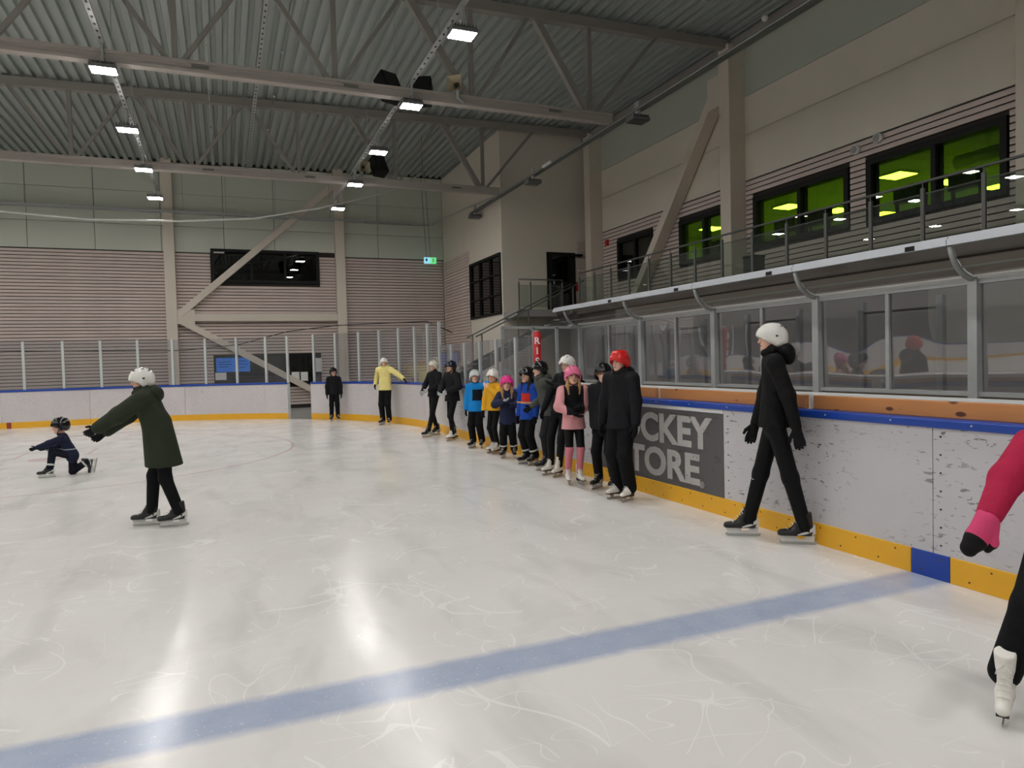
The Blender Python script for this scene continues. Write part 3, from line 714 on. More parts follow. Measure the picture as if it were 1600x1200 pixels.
for k,(y_,z_,lb) in enumerate(((13.41,6.86,'unlit lamp under the wall tray by the middle column'),(19.1,6.86,'unlit lamp under the wall tray in front of the block'))): high_bay(8.72,y_,lb,'unlit lamps',False,z_)
high_bay(8.76,24.4,'unlit lamp at the corner of the block by the ladder tray','unlit lamps',False,6.9)
tag(MB().box(8.62,8.72,17.7,18.25,7.13,7.20).build('emergency_light',M_white,bevel=.01),'small white emergency light under the wall tray','emergency light')
# ladder tray on the end wall
lt=tag(empty('ladder_tray',(0,YE-.35,7.52)),'galvanised ladder cable tray hung along the end wall','cable tray')
for yy in (-.12,.12): MB().box(-11,8.2,yy-.012,yy+.012,-.03,.05).build('rail',M_steel,lt)
me=MB().box(-.012,.012,-.12,.12,-.01,.01).mesh('rung')
for x_ in np.arange(-10.9,8.2,.33): o=link('rung',me,M_steel,lt); o.location=(x_,0,0)
for x_ in (-8.3,-6.2,-4.1,-1.2,.3,2.1,4.2,6.2): MB().bar((x_,0,0),(x_,0,roofz(x_)-7.5),.014).build('hanger_rod',M_truss,lt)
for yy in (-.12,.12): MB().tube([(8.2,yy,.0),(8.5,yy-.15,.02),(8.7,yy-1.2,.12),(8.75,yy-3.2,.0),(8.75,yy-6.6,-.25)],.015,6).build('bend_rail',M_steel,lt)
# hanging white tube in a long sag
tb=tag(empty('hanging_tube'),'long white plastic tube sagging below the far truss','tube')
MB().tube([(-9,24,6.6),(-7.2,24,6.40),(-5.72,24,6.28),(-3.55,24,6.16),(-1.11,24,6.23),(1.13,24,6.44),(3.15,24,6.89),(5.31,24,7.52),(6.05,24,7.92),(6.7,24,8.32)],.03,8).build('tube',mat('pale plastic tube',(190,190,184),.4),tb,True)
MB().tube([(6.7,24,8.32),(6.7,24,roofz(6.7))],.006,5).build('wire',M_black,tb); MB().tube([(-9,24,6.6),(-9,24,roofz(-9))],.006,5).build('wire',M_black,tb)
# roof pipe with sprinkler heads
sp=tag(empty('sprinkler_pipe'),'thin bright pipe with sprinkler heads along the roof ribs','pipe')
MB().tube([(-.1,-4,9.25),(-.1,28.8,9.25)],.014,6).build('pipe',M_alu,sp); 
for y_ in (9,12,15,18,21,24,27): MB().ball((-.1,y_,9.2),.03,8,5).build('sprinkler_head',M_alu,sp)
sp2=tag(empty('sprinkler_pipe'),'second thin pipe with drop heads nearer the bench side','pipe')
MB().tube([(1.6,-4,9.35),(1.6,28.8,9.35)],.008,6).build('pipe',M_railgrey,sp2)
for y_ in (10,12.5,15,18,21,24): MB().ball((1.6,y_,9.3),.035,8,5).build('sprinkler_head',M_alu,sp2)
tag(MB().ball((12.0,13.0,9.5),.08,12,8).build('smoke_detector',M_white,smooth=True),'round white detector under the roof by the middle column','detector')
# speakers
def cabinet(x_,y_,z_,rz,rx,label):
    s=tag(empty('speaker_cabinet',(x_,y_,z_),rz),label,'speaker'); s.rotation_euler=(rx,0,rz)
    MB().box(-.2,.2,-.17,.17,-.3,.3).build('cabinet',M_black,s,bevel=.015); MB().box(-.18,.18,-.178,-.17,-.28,.28).build('grille',M_rubber,s)
    MB().tube([(-.1,.1,.3),(0,.1,.42),(.1,.1,.3)],.012,6).build('hanging_strap',M_black,s); return s
cabinet(3.50,15.0,7.58,R(24),R(-28),'black loudspeaker above the truss chord, turned to the middle of the ice')
cabinet(4.24,15.0,7.58,R(-24),R(-28),'black loudspeaker above the truss chord, turned to the benches')
cabinet(4.62,21.5,7.72,R(20),R(-28),'black loudspeaker on the far truss beside a horn')
def horn(x_,y_,z_,rz,label):
    s=tag(empty('horn_speaker',(x_,y_,z_),rz),label,'speaker'); b=MB()
    for k,(y0,w) in enumerate(((-.18,.16),(-.02,.07),(.12,.05))):
        for sx,sz in ((-1,-1),(1,-1),(1,1),(-1,1)): b.v.append((sx*w,y0,sz*w))
    for k in range(2):
        for j in range(4): b.f.append((k*4+j,k*4+(j+1)%4,(k+1)*4+(j+1)%4,(k+1)*4+j))
    b.f.append((8,9,10,11)); b.build('horn',M_beigeplastic,s); MB().ball((0,-.05,0),.045,10,6).build('driver',mat('dark driver',(40,38,34),.5),s,True)
    MB().box(-.03,.03,0,.1,-.25,-.04).box(-.025,.025,.05,.45,-.24,-.19).build('bracket',M_steel,s); return s
horn(4.78,14.2,7.48,R(-40),'beige horn speaker by the two loudspeakers'); horn(4.12,21.45,7.62,R(15),'beige horn speaker on the far truss')
# hanging exit sign at the end corner
es=tag(empty('hanging_exit_sign',(8.2,28.6,5.95)),'small green and blue exit sign hanging on wires in the corner','exit sign')
MB().box(0,.26,-.03,.03,-.13,.13).build('green_half',E_exit,es); MB().box(-.26,0,-.03,.03,-.13,.13).build('pale_half',E_exb,es)
MB().box(.10,.16,-.035,-.03,-.08,.08).build('symbol',M_white,es); MB().box(-.20,-.12,-.035,-.03,-.03,.08).build('symbol',M_blue,es)
for x_ in (-.15,.02): MB().tube([(x_,0,.13),(x_-.15,0,roofz(8)-5.95)],.008,5).build('wire',M_black,es)
cb=tag(empty('power_cable'),'thin black cable looped along the top of the end glass','cable')
MB().tube([(-6.5,25.3,2.35),(-3.5,25.2,2.28),(-1.2,24.9,2.25),(.5,24.2,2.4),(1.9,23.05,2.75),(3.2,21.6,2.85),(4.3,19.6,2.8),(4.8,17.2,2.7),(5.4,17.0,2.4)],.012,5).build('cable',M_black,cb,True)

# ------------------------------------------------------------------ people: implicit surfaces meshed with surface nets
def smin(a,b,k):
    h=np.clip(.5+.5*(b-a)/k,0,1); return b*(1-h)+a*h-k*h*(1-h)
class Field:
    """smooth union of round cones and ellipsoids on a grid, cut by planes"""
    def __init__(s,k=.03): s.p=[]; s.cuts=[]; s.subs=[]; s.k=k
    def cone(s,a,b,ra,rb,flat=None,k=None): s.p.append(('c',np.array(a,float),np.array(b,float),ra,rb,flat,k)); return s
    def ell(s,c,r,rot=None,k=None): s.p.append(('e',np.array(c,float),np.array(r,float),rot,k)); return s
    def cut(s,pt,nrm): s.cuts.append((np.array(pt,float),np.array(nrm,float)/np.linalg.norm(nrm))); return s   # removes the side the normal points to
    def sub(s,c,r): s.subs.append((np.array(c,float),np.array(r,float))); return s
    def mesh(s,name,h):
        lo=np.full(3,1e9); hi=-lo
        for q in s.p:
            if q[0]=='c':
                r=max(q[3],q[4]); lo=np.minimum(lo,np.minimum(q[1],q[2])-r); hi=np.maximum(hi,np.maximum(q[1],q[2])+r)
            else: r=max(q[2]); lo=np.minimum(lo,q[1]-r); hi=np.maximum(hi,q[1]+r)
        lo-=3*h+s.k*.5; hi+=3*h+s.k*.5
        n=np.ceil((hi-lo)/h).astype(int)+1
        ax=[lo[i]+h*np.arange(n[i]) for i in range(3)]
        F=np.full(n,1.0,np.float32)
        for q in s.p:
            k=q[-1] or s.k
            if q[0]=='c': r=max(q[3],q[4]); l=np.minimum(q[1],q[2])-r; u=np.maximum(q[1],q[2])+r
            else: r=max(q[2]); l=q[1]-r; u=q[1]+r
            mg=k*1.5+3*h
            i0=np.maximum(((l-mg-lo)/h).astype(int),0); i1=np.minimum(((u+mg-lo)/h).astype(int)+2,n)
            sl=tuple(slice(a,b) for a,b in zip(i0,i1))
            Xg=ax[0][sl[0]][:,None,None]; Yg=ax[1][sl[1]][None,:,None]; Zg=ax[2][sl[2]][None,None,:]
            if q[0]=='c':
                a,b,ra,rb,flat=q[1:6]; P=[Xg-a[0],Yg-a[1],Zg-a[2]]; d=b-a
                if flat is not None:
                    nv,sc=np.array(flat[0],float),flat[1]; dn=P[0]*nv[0]+P[1]*nv[1]+P[2]*nv[2]; e=1/sc-1
                    P=[P[i]+e*dn*nv[i] for i in range(3)]; d=d+e*d.dot(nv)*nv
                L2=max(d.dot(d),1e-9); t=np.clip((P[0]*d[0]+P[1]*d[1]+P[2]*d[2])/L2,0,1)
                D=np.sqrt((P[0]-t*d[0])**2+(P[1]-t*d[1])**2+(P[2]-t*d[2])**2)-(ra+(rb-ra)*t)
            else:
                c,r,rot=q[1:4]; P=[Xg-c[0],Yg-c[1],Zg-c[2]]
                if rot is not None: P=[P[0]*rot[0][i]+P[1]*rot[1][i]+P[2]*rot[2][i] for i in range(3)]
                g=np.sqrt((P[0]/r[0])**2+(P[1]/r[1])**2+(P[2]/r[2])**2); D=(g-1)*min(r)
            F[sl]=smin(F[sl],D.astype(np.float32),k)
        Xg=ax[0][:,None,None]; Yg=ax[1][None,:,None]; Zg=ax[2][None,None,:]
        for c,r in s.subs:
            g=np.sqrt(((Xg-c[0])/r[0])**2+((Yg-c[1])/r[1])**2+((Zg-c[2])/r[2])**2); F=np.maximum(F,(1-g)*min(r))
        for pt,nv in s.cuts:
            F=np.maximum(F,(Xg-pt[0])*nv[0]+(Yg-pt[1])*nv[1]+(Zg-pt[2])*nv[2])
        return nets(F,lo,h,name)
def nets(F,lo,h,name):
    n=F.shape; S=F<0
    cs=[(i,j,k) for i in (0,1) for j in (0,1) for k in (0,1)]
    def sh(A,c): return A[c[0]:n[0]-1+c[0],c[1]:n[1]-1+c[1],c[2]:n[2]-1+c[2]]
    cnt=sum(sh(S,c).astype(np.int8) for c in cs); act=(cnt>0)&(cnt<8)
    idx=np.argwhere(act); m=len(idx)
    ids=np.full(act.shape,-1,np.int64); ids[act]=np.arange(m)
    acc=np.zeros((m,3)); wt=np.zeros(m)
    val={c:F[idx[:,0]+c[0],idx[:,1]+c[1],idx[:,2]+c[2]].astype(float) for c in cs}
    for c in cs:
        for a in range(3):
            if c[a]: continue
            d=list(c); d[a]=1; d=tuple(d); va,vb=val[c],val[d]; x=(va<0)!=(vb<0)
            t=np.where(x,va/np.where(x,va-vb,1),0); p=np.tile(np.array(c,float),(m,1)); p[:,a]+=t
            acc[x]+=p[x]; wt[x]+=1
    V=lo+h*(idx+acc/wt[:,None]); Q=[]
    for a in range(3):
        b,c=(a+1)%3,(a+2)%3
        s0=[slice(None)]*3; s1=[slice(None)]*3; s0[a]=slice(0,n[a]-1); s1[a]=slice(1,n[a])
        A,B=S[tuple(s0)],S[tuple(s1)]; e=np.argwhere(A!=B)
        ok=(e[:,b]>0)&(e[:,c]>0)&(e[:,b]<n[b]-1)&(e[:,c]<n[c]-1); e=e[ok]
        fl=A[e[:,0],e[:,1],e[:,2]]
        def at(db,dc): q=e.copy(); q[:,b]-=db; q[:,c]-=dc; return ids[q[:,0],q[:,1],q[:,2]]
        q=np.stack([at(1,1),at(0,1),at(0,0),at(1,0)],1); q[~fl]=q[~fl][:,::-1]; Q.append(q)
    Q=np.concatenate(Q); me=bpy.data.meshes.new(name)
    me.vertices.add(len(V)); me.vertices.foreach_set('co',V.astype(np.float32).ravel())
    me.loops.add(Q.size); me.loops.foreach_set('vertex_index',Q.astype(np.int32).ravel())
    me.polygons.add(len(Q)); me.polygons.foreach_set('loop_start',(np.arange(len(Q))*4).astype(np.int32)); me.polygons.foreach_set('loop_total',np.full(len(Q),4,np.int32))
    me.polygons.foreach_set('use_smooth',np.ones(len(Q),bool)); me.update(calc_edges=True); me.validate(); return me

def cloth(name,c,rough=.75,zones=(),bump=.7,bs=11):
    """fabric; zones = (axis, lo, hi, colour) bands in the garment's own coordinates"""
    if name in MATS: return MATS[name]
    m=mat(name,c,rough,0,.10,9,bump,bs,spec=.16)
    n=m.node_tree; b=n.nodes['Principled BSDF']; L=n.links.new
    if zones:
        src=b.inputs['Base Color'].links[0].from_socket
        tc=n.nodes.new('ShaderNodeTexCoord'); sp_=n.nodes.new('ShaderNodeSeparateXYZ'); L(tc.outputs['Object'],sp_.inputs[0])
        for z in zones:
            fac=None
            for axis,lo,hi in z[0]:
                for op,v in (('GREATER_THAN',lo),('LESS_THAN',hi)):
                    q=n.nodes.new('ShaderNodeMath'); q.operation=op; q.inputs[1].default_value=v; L(sp_.outputs['xyz'.index(axis)],q.inputs[0])
                    if fac is None: fac=q.outputs[0]
                    else:
                        u=n.nodes.new('ShaderNodeMath'); u.operation='MULTIPLY'; L(fac,u.inputs[0]); L(q.outputs[0],u.inputs[1]); fac=u.outputs[0]
            mx=n.nodes.new('ShaderNodeMix'); mx.data_type='RGBA'; L(fac,mx.inputs[0]); L(src,mx.inputs[6]); mx.inputs[7].default_value=lin(z[1]); src=mx.outputs[2]
        L(src,b.inputs['Base Color'])
    return m
M_skin=mat('skin',(222,174,152),.55,0,.05,8)
M_eye=mat('dark eye',(30,26,26),.3); M_lip=mat('lips',(160,84,78),.5)
M_strap=mat('black strap',(18,18,18),.6)
M_blk=cloth('black fabric',(16,16,18)); M_blk2=cloth('black stretch fabric',(15,15,17),.6,bump=.1)
M_boot_k=mat('black skate boot',(20,20,22),.4,0,.1,12); M_boot_w=mat('white skate boot',(226,222,214),.45,0,.05,8)
M_blade=mat('skate blade steel',(190,190,190),.25,.9); M_hold=mat('pale blade holder',(206,206,202),.4); M_sole=mat('dark skate sole',(44,32,24),.5)
M_lace=mat('white lace',(215,213,205),.7); M_glk=cloth('black glove',(24,24,27),.8); M_glw=cloth('pale grey glove',(186,188,190),.8)
M_band=mat('reflective band',(196,198,196),.4)

# --- shared meshes: skates, gloves, helmets
def skate_meshes():
    h={}
    f=Field(.02).cone((0,-.055,.105),(0,.03,.105),.040,.038,((1,0,0),.86)).cone((0,.03,.103),(0,.155,.094),.038,.032,((1,0,0),1.1)).cone((0,-.055,.12),(0,-.035,.255),.043,.050).cone((0,.05,.125),(0,-.0,.2),.03,.035).cut((0,0,.074),(0,0,-1)).cut((0,-.03,.262),(0,.25,1))
    h['hb']=f.mesh('boot',.0085)
    hold=MB().prism([(-.105,.076),(-.02,.076),(-.035,.045),(.04,.045),(.03,.076),(.165,.076),(.165,.062),(.15,.026),(-.10,.026)],'x',-.010,.010)
    h['hh']=hold.mesh('blade_holder')
    h['hbl']=MB().prism([(-.125,.028),(.165,.028),(.172,.018),(.155,.002),(.13,0),(-.10,0),(-.122,.006)],'x',-.0025,.0025).mesh('blade')
    l=MB()
    for k in range(6):
        y=.11-k*.021; z=.142+k*.0175-(.008 if k==0 else 0)
        l.tube([(-.026,y-.004,z-.006),(0,y+.004,z+.006),(.026,y-.004,z-.006)],.0032,5)
    l.tube([(0,.01,.245),(-.03,.035,.225),(-.035,.03,.2)],.003,5).tube([(0,.01,.245),(.03,.035,.225),(.035,.03,.2)],.003,5)
    h['hl']=l.mesh('laces')
    h['hs']=MB().prism([(-.09,.12),(-.03,.095),(.03,.083),(.035,.09),(-.02,.112),(-.085,.15)],'x',-.043,.043).mesh('side_stripe')
    h['ht']=MB().prism([(-.108,.10),(-.085,.085),(-.07,.10),(-.095,.175),(-.105,.17)],'x',-.030,.030).mesh('heel_guard')
    f=Field(.02).cone((0,-.05,.115),(0,.03,.105),.038,.037).cone((0,.03,.103),(0,.15,.092),.037,.029,((1,0,0),1.1)).cone((0,-.05,.12),(0,-.035,.285),.040,.047).cone((0,.045,.12),(0,-.005,.21),.03,.034).cut((0,0,.078),(0,0,-1)).cut((0,-.03,.29),(0,.2,1))
    h['fb']=f.mesh('boot',.0085)
    h['fs']=MB().prism([(-.095,.08),(.165,.08),(.17,.068),(.06,.062),(.03,.058),(-.03,.045),(-.09,.045)],'x',-.026,.026).mesh('sole')
    b=MB().prism([(-.13,.012),(-.11,.0),(.14,.0),(.165,.012),(.172,.03),(.16,.036),(.13,.026),(-.12,.022)],'x',-.003,.003)
    for y in (-.06,.09): b.prism([(y-.025,.022),(y+.025,.022),(y+.03,.064),(y-.03,.064)],'x',-.004,.004)
    h['fbl']=b.mesh('blade')
    return h
SK=skate_meshes()
def glove_mesh(mirror):
    f=Field(.012); sx=-1 if mirror else 1
    f.cone((0,0,.05),(0,0,-.02),.033,.030); f.cone((0,0,-.02),(0,.004,-.085),.036,.040,((0,1,0),.48))
    for i,(x,l) in enumerate(((.030,.068),(.0105,.078),(-.0095,.072),(-.028,.056))):
        a=np.array((x*sx,.003,-.085)); b=a+np.array((x*.12*sx,.008,-l*.5)); c=b+np.array((0,.020,-l*.45))
        f.cone(a,b,.0125,.0115,k=.005); f.cone(b,c,.0115,.0095,k=.005)
    a=np.array((.030*sx,.004,-.03)); b=a+np.array((.026*sx,.014,-.032)); c=b+np.array((.008*sx,.014,-.03))
    f.cone(a,b,.016,.0135,k=.008); f.cone(b,c,.0135,.011,k=.006)
    return f.mesh('glove',.0055)
GLV=[glove_mesh(False),glove_mesh(True)]
def mitten_mesh(mirror):
    f=Field(.015); sx=-1 if mirror else 1
    f.cone((0,0,.05),(0,0,-.02),.046,.040); f.cone((0,0,-.03),(0,.012,-.125),.046,.044,((0,1,0),.55)); f.cone((0,.012,-.12),(0,.032,-.165),.042,.034,((0,1,0),.6))
    f.cone((.035*sx,.004,-.035),(.066*sx,.022,-.085),.021,.018,k=.012); f.cone((.066*sx,.022,-.085),(.064*sx,.036,-.115),.018,.015)
    return f.mesh('mitten',.0065)
def helmet_mesh(kind):
    f=Field(.02)
    if kind=='hockey':
        f.ell((0,-.008,.035),(.112,.138,.118)).ell((0,-.085,.0),(.092,.062,.095)).cone((.085,.0,.0),(.085,-.04,-.035),.032,.03).cone((-.085,.0,.0),(-.085,-.04,-.035),.032,.03)
        f.cone((.045,.05,.118),(.045,-.06,.122),.02,.018).cone((-.045,.05,.118),(-.045,-.06,.122),.02,.018).ell((0,-.05,-.01),(.10,.085,.09))
        f.cut((0,.0,-.078),(0,.22,-1)); f.sub((0,.03,-.04),(.088,.112,.115)); f.sub((0,.15,-.055),(.12,.115,.092))
    else:
        f.ell((0,-.008,.035),(.110,.130,.116)).ell((0,-.075,.005),(.088,.06,.085)).cone((.088,-.005,.0),(.086,-.02,-.04),.026,.024).cone((-.088,-.005,.0),(-.086,-.02,-.04),.026,.024)
        f.cone((-.06,.10,.035),(.06,.10,.035),.02,.02)
        f.cut((0,.02,-.06),(0,.10,-1)); f.sub((0,.03,-.03),(.09,.116,.108)); f.sub((0,.14,-.05),(.118,.10,.082))
    return f.mesh('helmet',.0075)
HEL={k:helmet_mesh(k) for k in ('round','hockey')}
def vents_mesh(kind):
    b=MB()
    if kind=='round': P=[(x,y) for x in (-.05,0,.05) for y in (.05,-.03,-.09)]
    else: P=[(-.06,.03),(.06,.03),(-.06,-.07),(.06,-.07),(0,.085),(-.03,-.11),(.03,-.11)]
    for x,y in P:
        rz=1-(x/.112)**2-((y+.008)/.134)**2
        if rz<.05: continue
        z=.035+.118*math.sqrt(rz); b.ball((x,y,z-.004),(.009,.02,.007),8,5)
    for sx in (-1,1): b.ball((sx*.108,-.03,.03),(.006,.016,.010),8,5)
    return b.mesh('vents',True)
VEN={k:vents_mesh(k) for k in HEL}
def ik(a,b,l1,l2,pole):
    a,b,pole=np.array(a,float),np.array(b,float),np.array(pole,float); d=b-a; L=np.linalg.norm(d)
    if L>=(l1+l2)*.999: return a+d*l1/(l1+l2)
    x=(l1*l1-l2*l2+L*L)/(2*L); hh=math.sqrt(max(l1*l1-x*x,0)); u=d/L; p=pole-u*pole.dot(u); p/=np.linalg.norm(p)+1e-9
    return a+u*x+p*hh
def rotm(yaw,pitch=0,roll=0): return Matrix.Rotation(yaw,3,'Z')@Matrix.Rotation(pitch,3,'X')@Matrix.Rotation(roll,3,'Y')

def person(label,loc,rz,H,jacket,pants,helmet=None,hk='round',skate='h',boot=None,glove=(None,None),hem=.47,loose=1.0,pl=1.0,lean=(0,0),pel=(0,0),feet=((-.09,0,0),(.09,0,0)),fy=(8,-8),
           hands=None,poles=None,head=(0,0),hair=None,hood=False,extras=None,bands=None,hip=None,ankz=None,res=.0135,build=1.0,skirt=None,mitt=None,headoff=(0,0),thumb=None,strap=True,kneepole=((0,1,0),(0,1,0)),vis=None,collar=True,footpitch=(0,0)):
    """a skater: one body mesh with clothing, helmet, gloves and skates as parts.
    local frame: x right, y forward, z up, origin on the ice. side 0 = left, 1 = right"""
    hb=H-.105; s=hb/1.75; zs=.078; kid=1.0 if H>1.6 else (1.06 if H>1.4 else 1.12)
    root=tag(empty('person',(loc[0],loc[1],0),rz),label,'person')
    Z=lambda f_: zs+f_*hb
    hipc=np.array(hip if hip is not None else (pel[0],pel[1],Z(.515))); hw=.052*hb
    up=np.array((lean[0],lean[1],.30*hb)); up=up/np.linalg.norm(up)*.307*hb
    sh=hipc+up; chest=hipc+up*.72; waist=hipc+up*.32
    fwd=np.array((0,1,0)); swd=.100*hb*build
    S=[sh+np.array((-swd,0,-.005*hb)),sh+np.array((swd,0,-.005*hb))]
    neck=sh+np.array((0,.012,.045))*1.0
    hs=.96*kid*min(1,.86+.14*s)   # head scale
    hc=sh+np.array((headoff[0],headoff[1]+.02,.142*hs+.008+.016*s))
    HM=rotm(R(head[0]),R(head[1])); HMn=np.array(HM)
    def hp(p): return hc+HMn@(np.array(p)*hs)
    hips=[hipc+np.array((-hw,0,0)),hipc+np.array((hw,0,0))]
    l1,l2=.248*hb,.232*hb; ank=[]; knee=[]
    for i in (0,1):
        fx,fy_,fz=feet[i]; a=np.array((fx,fy_-.03,fz+.155))
        if footpitch[i]<-45:   # trailing foot, toe on the ice: the ankle follows the tipped boot
            c_,s_=math.cos(R(footpitch[i])),math.sin(R(footpitch[i])); a=np.array((fx,fy_-.029*c_-.14*s_,fz-.029*s_+.14*c_))
        ank.append(a)
        knee.append(ik(hips[i],a,l1,l2,kneepole[i]))
    a1,a2=.172*hb,.150*hb; W=[];E_=[]
    for i in (0,1):
        sx=-1 if i==0 else 1
        tgt=np.array(hands[i]) if hands and hands[i] is not None else S[i]+np.array((sx*.07*s,.05*s,-.315*hb))
        d=tgt-S[i]; L=np.linalg.norm(d)
        if L>(a1+a2)*.998: tgt=S[i]+d/L*(a1+a2)*.998
        W.append(tgt); E_.append(ik(S[i],tgt,a1,a2,(poles[i] if poles and poles[i] is not None else (sx*.5,-1,-.2))))
    # body: one continuous skin surface
    f=Field(.03*s)
    f.ell(hp((0,-.008,.035)),np.array((.076,.094,.088))*hs,HMn).ell(hp((0,.022,-.045)),np.array((.056,.066,.066))*hs,HMn)
    f.cone(hp((0,.086,.012)),hp((0,.104,-.022)),.010*hs,.014*hs,k=.012).ell(hp((0,.07,-.085)),np.array((.026,.02,.018))*hs,HMn,k=.02)
    for sx in (-1,1): f.ell(hp((sx*.078,-.01,-.005)),np.array((.012,.022,.03))*hs,HMn,k=.012)
    f.cone(hp((0,-.02,-.07)),sh-up*.06,.050*s,.058*s)
    flat=((0,1,0),.66)
    f.cone(sh-up*.14,waist,.125*s*build,.112*s*build,flat).cone(waist,hipc,.106*s*build,.104*s*build,((0,1,0),.74)).cone(S[0]+up*-.06,S[1]+up*-.06,.05*s,.05*s)
    for i in (0,1):
        f.cone(S[i]-up*.05,E_[i],.048*s,.038*s).cone(E_[i],W[i],.038*s,.026*s)
        f.cone(hips[i]*np.array((.85,1,1)),knee[i],.060*s*build,.044*s).cone(knee[i],ank[i],.044*s,.033*s).cone(knee[i]*.6+ank[i]*.4+np.array((0,-.008,0)),ank[i],.044*s,.032*s)
    body=link('body',f.mesh('body',res*.9),M_skin,root)
    for sx in (-1,1): MB().ball(hp((sx*.031,.083,.012)),(.011*hs,.008*hs,.007*hs),8,5).build('eye',M_eye,root,True)
    p=hp((0,.088,-.055)); MB().ball(p,(.02*hs,.008*hs,.006*hs),8,5).build('mouth',M_lip,root,True)
    # trousers
    g=.016*pl; f=Field(.03*s)
    f.cone(waist-up*.02,hipc,.118*s*build+g*.6,.130*s*build+g,((0,1,0),.76))
    for i in (0,1):
        d=ank[i]-knee[i]; d/=np.linalg.norm(d)
        f.cone(hips[i]*np.array((.88,1,1)),knee[i],.076*s*build+g*.75,.054*s+g).cone(knee[i],ank[i]+d*(.0 if pl<1 else (-.01 if pl<1.6 else .005)),.054*s+g,.041*s+g*1.1)
    tro=link('trousers',f.mesh('trousers',res),pants,root)
    # jacket
    g=.016*loose; hemz=Z(hem); f=Field(.04*s)
    fl=((0,1,0),.70)
    f.cone(sh-up*.12,waist,.138*s*build+g,.128*s*build+g*1.2,fl).cone(S[0]-up*.05,S[1]-up*.05,.058*s+g*.5,.058*s+g*.5)
    if hip is None:
        bot=np.array((hipc[0],hipc[1],hemz-.03)); f.cone(waist,bot,max(.128*s*build+g*1.2,.128*s*build+.016*pl),max(.158*s*build+g*1.6,.145*s*build+.016*pl+.02),((0,1,0),.82)); f.cut((0,0,hemz),(0,0,-1))
    else: f.cone(waist,hipc-up*.02,.128*s*build+g*1.2,.145*s*build+g*1.4,((0,1,0),.8))
    for i in (0,1): f.cone(S[i]-up*.04,E_[i],.056*s+g,.047*s+g,k=.03).cone(E_[i],W[i],.047*s+g,.034*s+g*.8,k=.03)
    if collar: f.cone(sh+up*.02,sh+up*.17+np.array((0,.02,0)),.068*s,.060*s)
    jk=link('jacket',f.mesh('jacket',res),jacket,root)
    # front zip, slightly proud of the jacket
    if hood:
        f=Field(.03).ell(sh+up*.10+np.array((0,-.085-.012*loose,0)),(.118*s,.072*s,.07*s)).ell(sh+up*.02+np.array((0,-.115-.012*loose,0)),(.09*s,.05*s,.07*s)).cone(sh+up*.13+np.array((-.08*s,.01,0)),sh+up*.08+np.array((-.03*s,.075,0)),.034*s,.03*s).cone(sh+up*.13+np.array((.08*s,.01,0)),sh+up*.08+np.array((.03*s,.075,0)),.034*s,.03*s)
        link('hood',f.mesh('hood',.012),jacket,root)
    # gloves
    for i in (0,1):
        if glove[i] is None: continue
        me=(mitt[i] if mitt else GLV[i^1]); o=link('mitten' if mitt else ('hand' if glove[i] is M_skin else 'glove'),me,glove[i],root)
        d=W[i]-E_[i]; d/=np.linalg.norm(d); zt=Vector(-d); th=Vector(thumb[i] if thumb and thumb[i] is not None else (0,1,.15)); x=(th-zt*th.dot(zt)).normalized()
        if i==0: x=-x
        y=zt.cross(x); mtx=Matrix((x,y,zt)).transposed().to_4x4(); k=(s*1.06 if H>1.6 else s*1.12)*(1.22 if mitt else 1)
        o.matrix_local=Matrix.Translation(Vector(W[i])+Vector(d)*.01)@mtx@Matrix.Scale(k,4)
    # hair
    if hair:
        hm,style=hair; f=Field(.02)
        f.ell(hp((0,-.022,.03)),np.array((.083,.090,.088))*hs,HMn)
        f.sub(hp((0,.11,-.03)),np.array((.075,.09,.09))*hs)
        if style=='long':
            for sx in (-1,1): f.cone(hp((sx*.07,-.01,-.02)),hp((sx*.078,.03,-.12)),.022*hs,.026*hs).cone(hp((sx*.078,.03,-.12)),hp((sx*.07,.06,-.23)),.026*hs,.014*hs)
            f.cone(hp((0,-.075,-.0)),hp((0,-.085,-.12)),.06*hs,.05*hs)
        if style=='tail': f.cone(hp((.02,-.08,-.03)),hp((.06,-.07,-.16)),.03*hs,.035*hs).cone(hp((.06,-.07,-.16)),hp((.08,-.02,-.27)),.035*hs,.015*hs)
        if style=='short': f.cone(hp((0,-.06,-.0)),hp((0,-.07,-.06)),.055*hs,.045*hs)
        link('hair',f.mesh('hair',.0095),hm,root)
    # helmet with strap and vents
    if helmet:
        he=link('helmet',HEL[hk],helmet,root); m4=HM.to_4x4()
        he.matrix_local=Matrix.Translation(Vector(hc))@m4@Matrix.Scale(hs*1.0,4)
        v=link('vents',VEN[hk],M_strap if vis is None else vis,he)
        if strap:
            MB().tube([(-.088,.0,-.03),(-.07,.035,-.085),(0,.062,-.118),(.07,.035,-.085),(.088,.0,-.03)],.006,5).build('chin_strap',M_strap,he,True)
    # skates
    for i in (0,1):
        bm_=boot or (M_boot_k if skate=='h' else M_boot_w)
        pf='h' if skate=='h' else 'f'
        o=link('skate',SK[pf+'b'],bm_,root); k=max(.80,min(1.06,.55+.45*s*1.02))
        o.matrix_local=Matrix.Translation((feet[i][0],feet[i][1],feet[i][2]))@Matrix.Rotation(R(fy[i]),4,'Z')@Matrix.Rotation(R(footpitch[i]),4,'X')@Matrix.Scale(k,4)
        if skate=='h':
            link('blade_holder',SK['hh'],M_hold,o); link('blade',SK['hbl'],M_blade,o); link('laces',SK['hl'],M_lace,o); link('side_stripe',SK['hs'],M_hold,o); link('heel_guard',SK['ht'],M_hold,o)
        else:
            link('sole',SK['fs'],M_sole,o); link('blade',SK['fbl'],M_blade,o); link('laces',SK['hl'],M_lace,o)
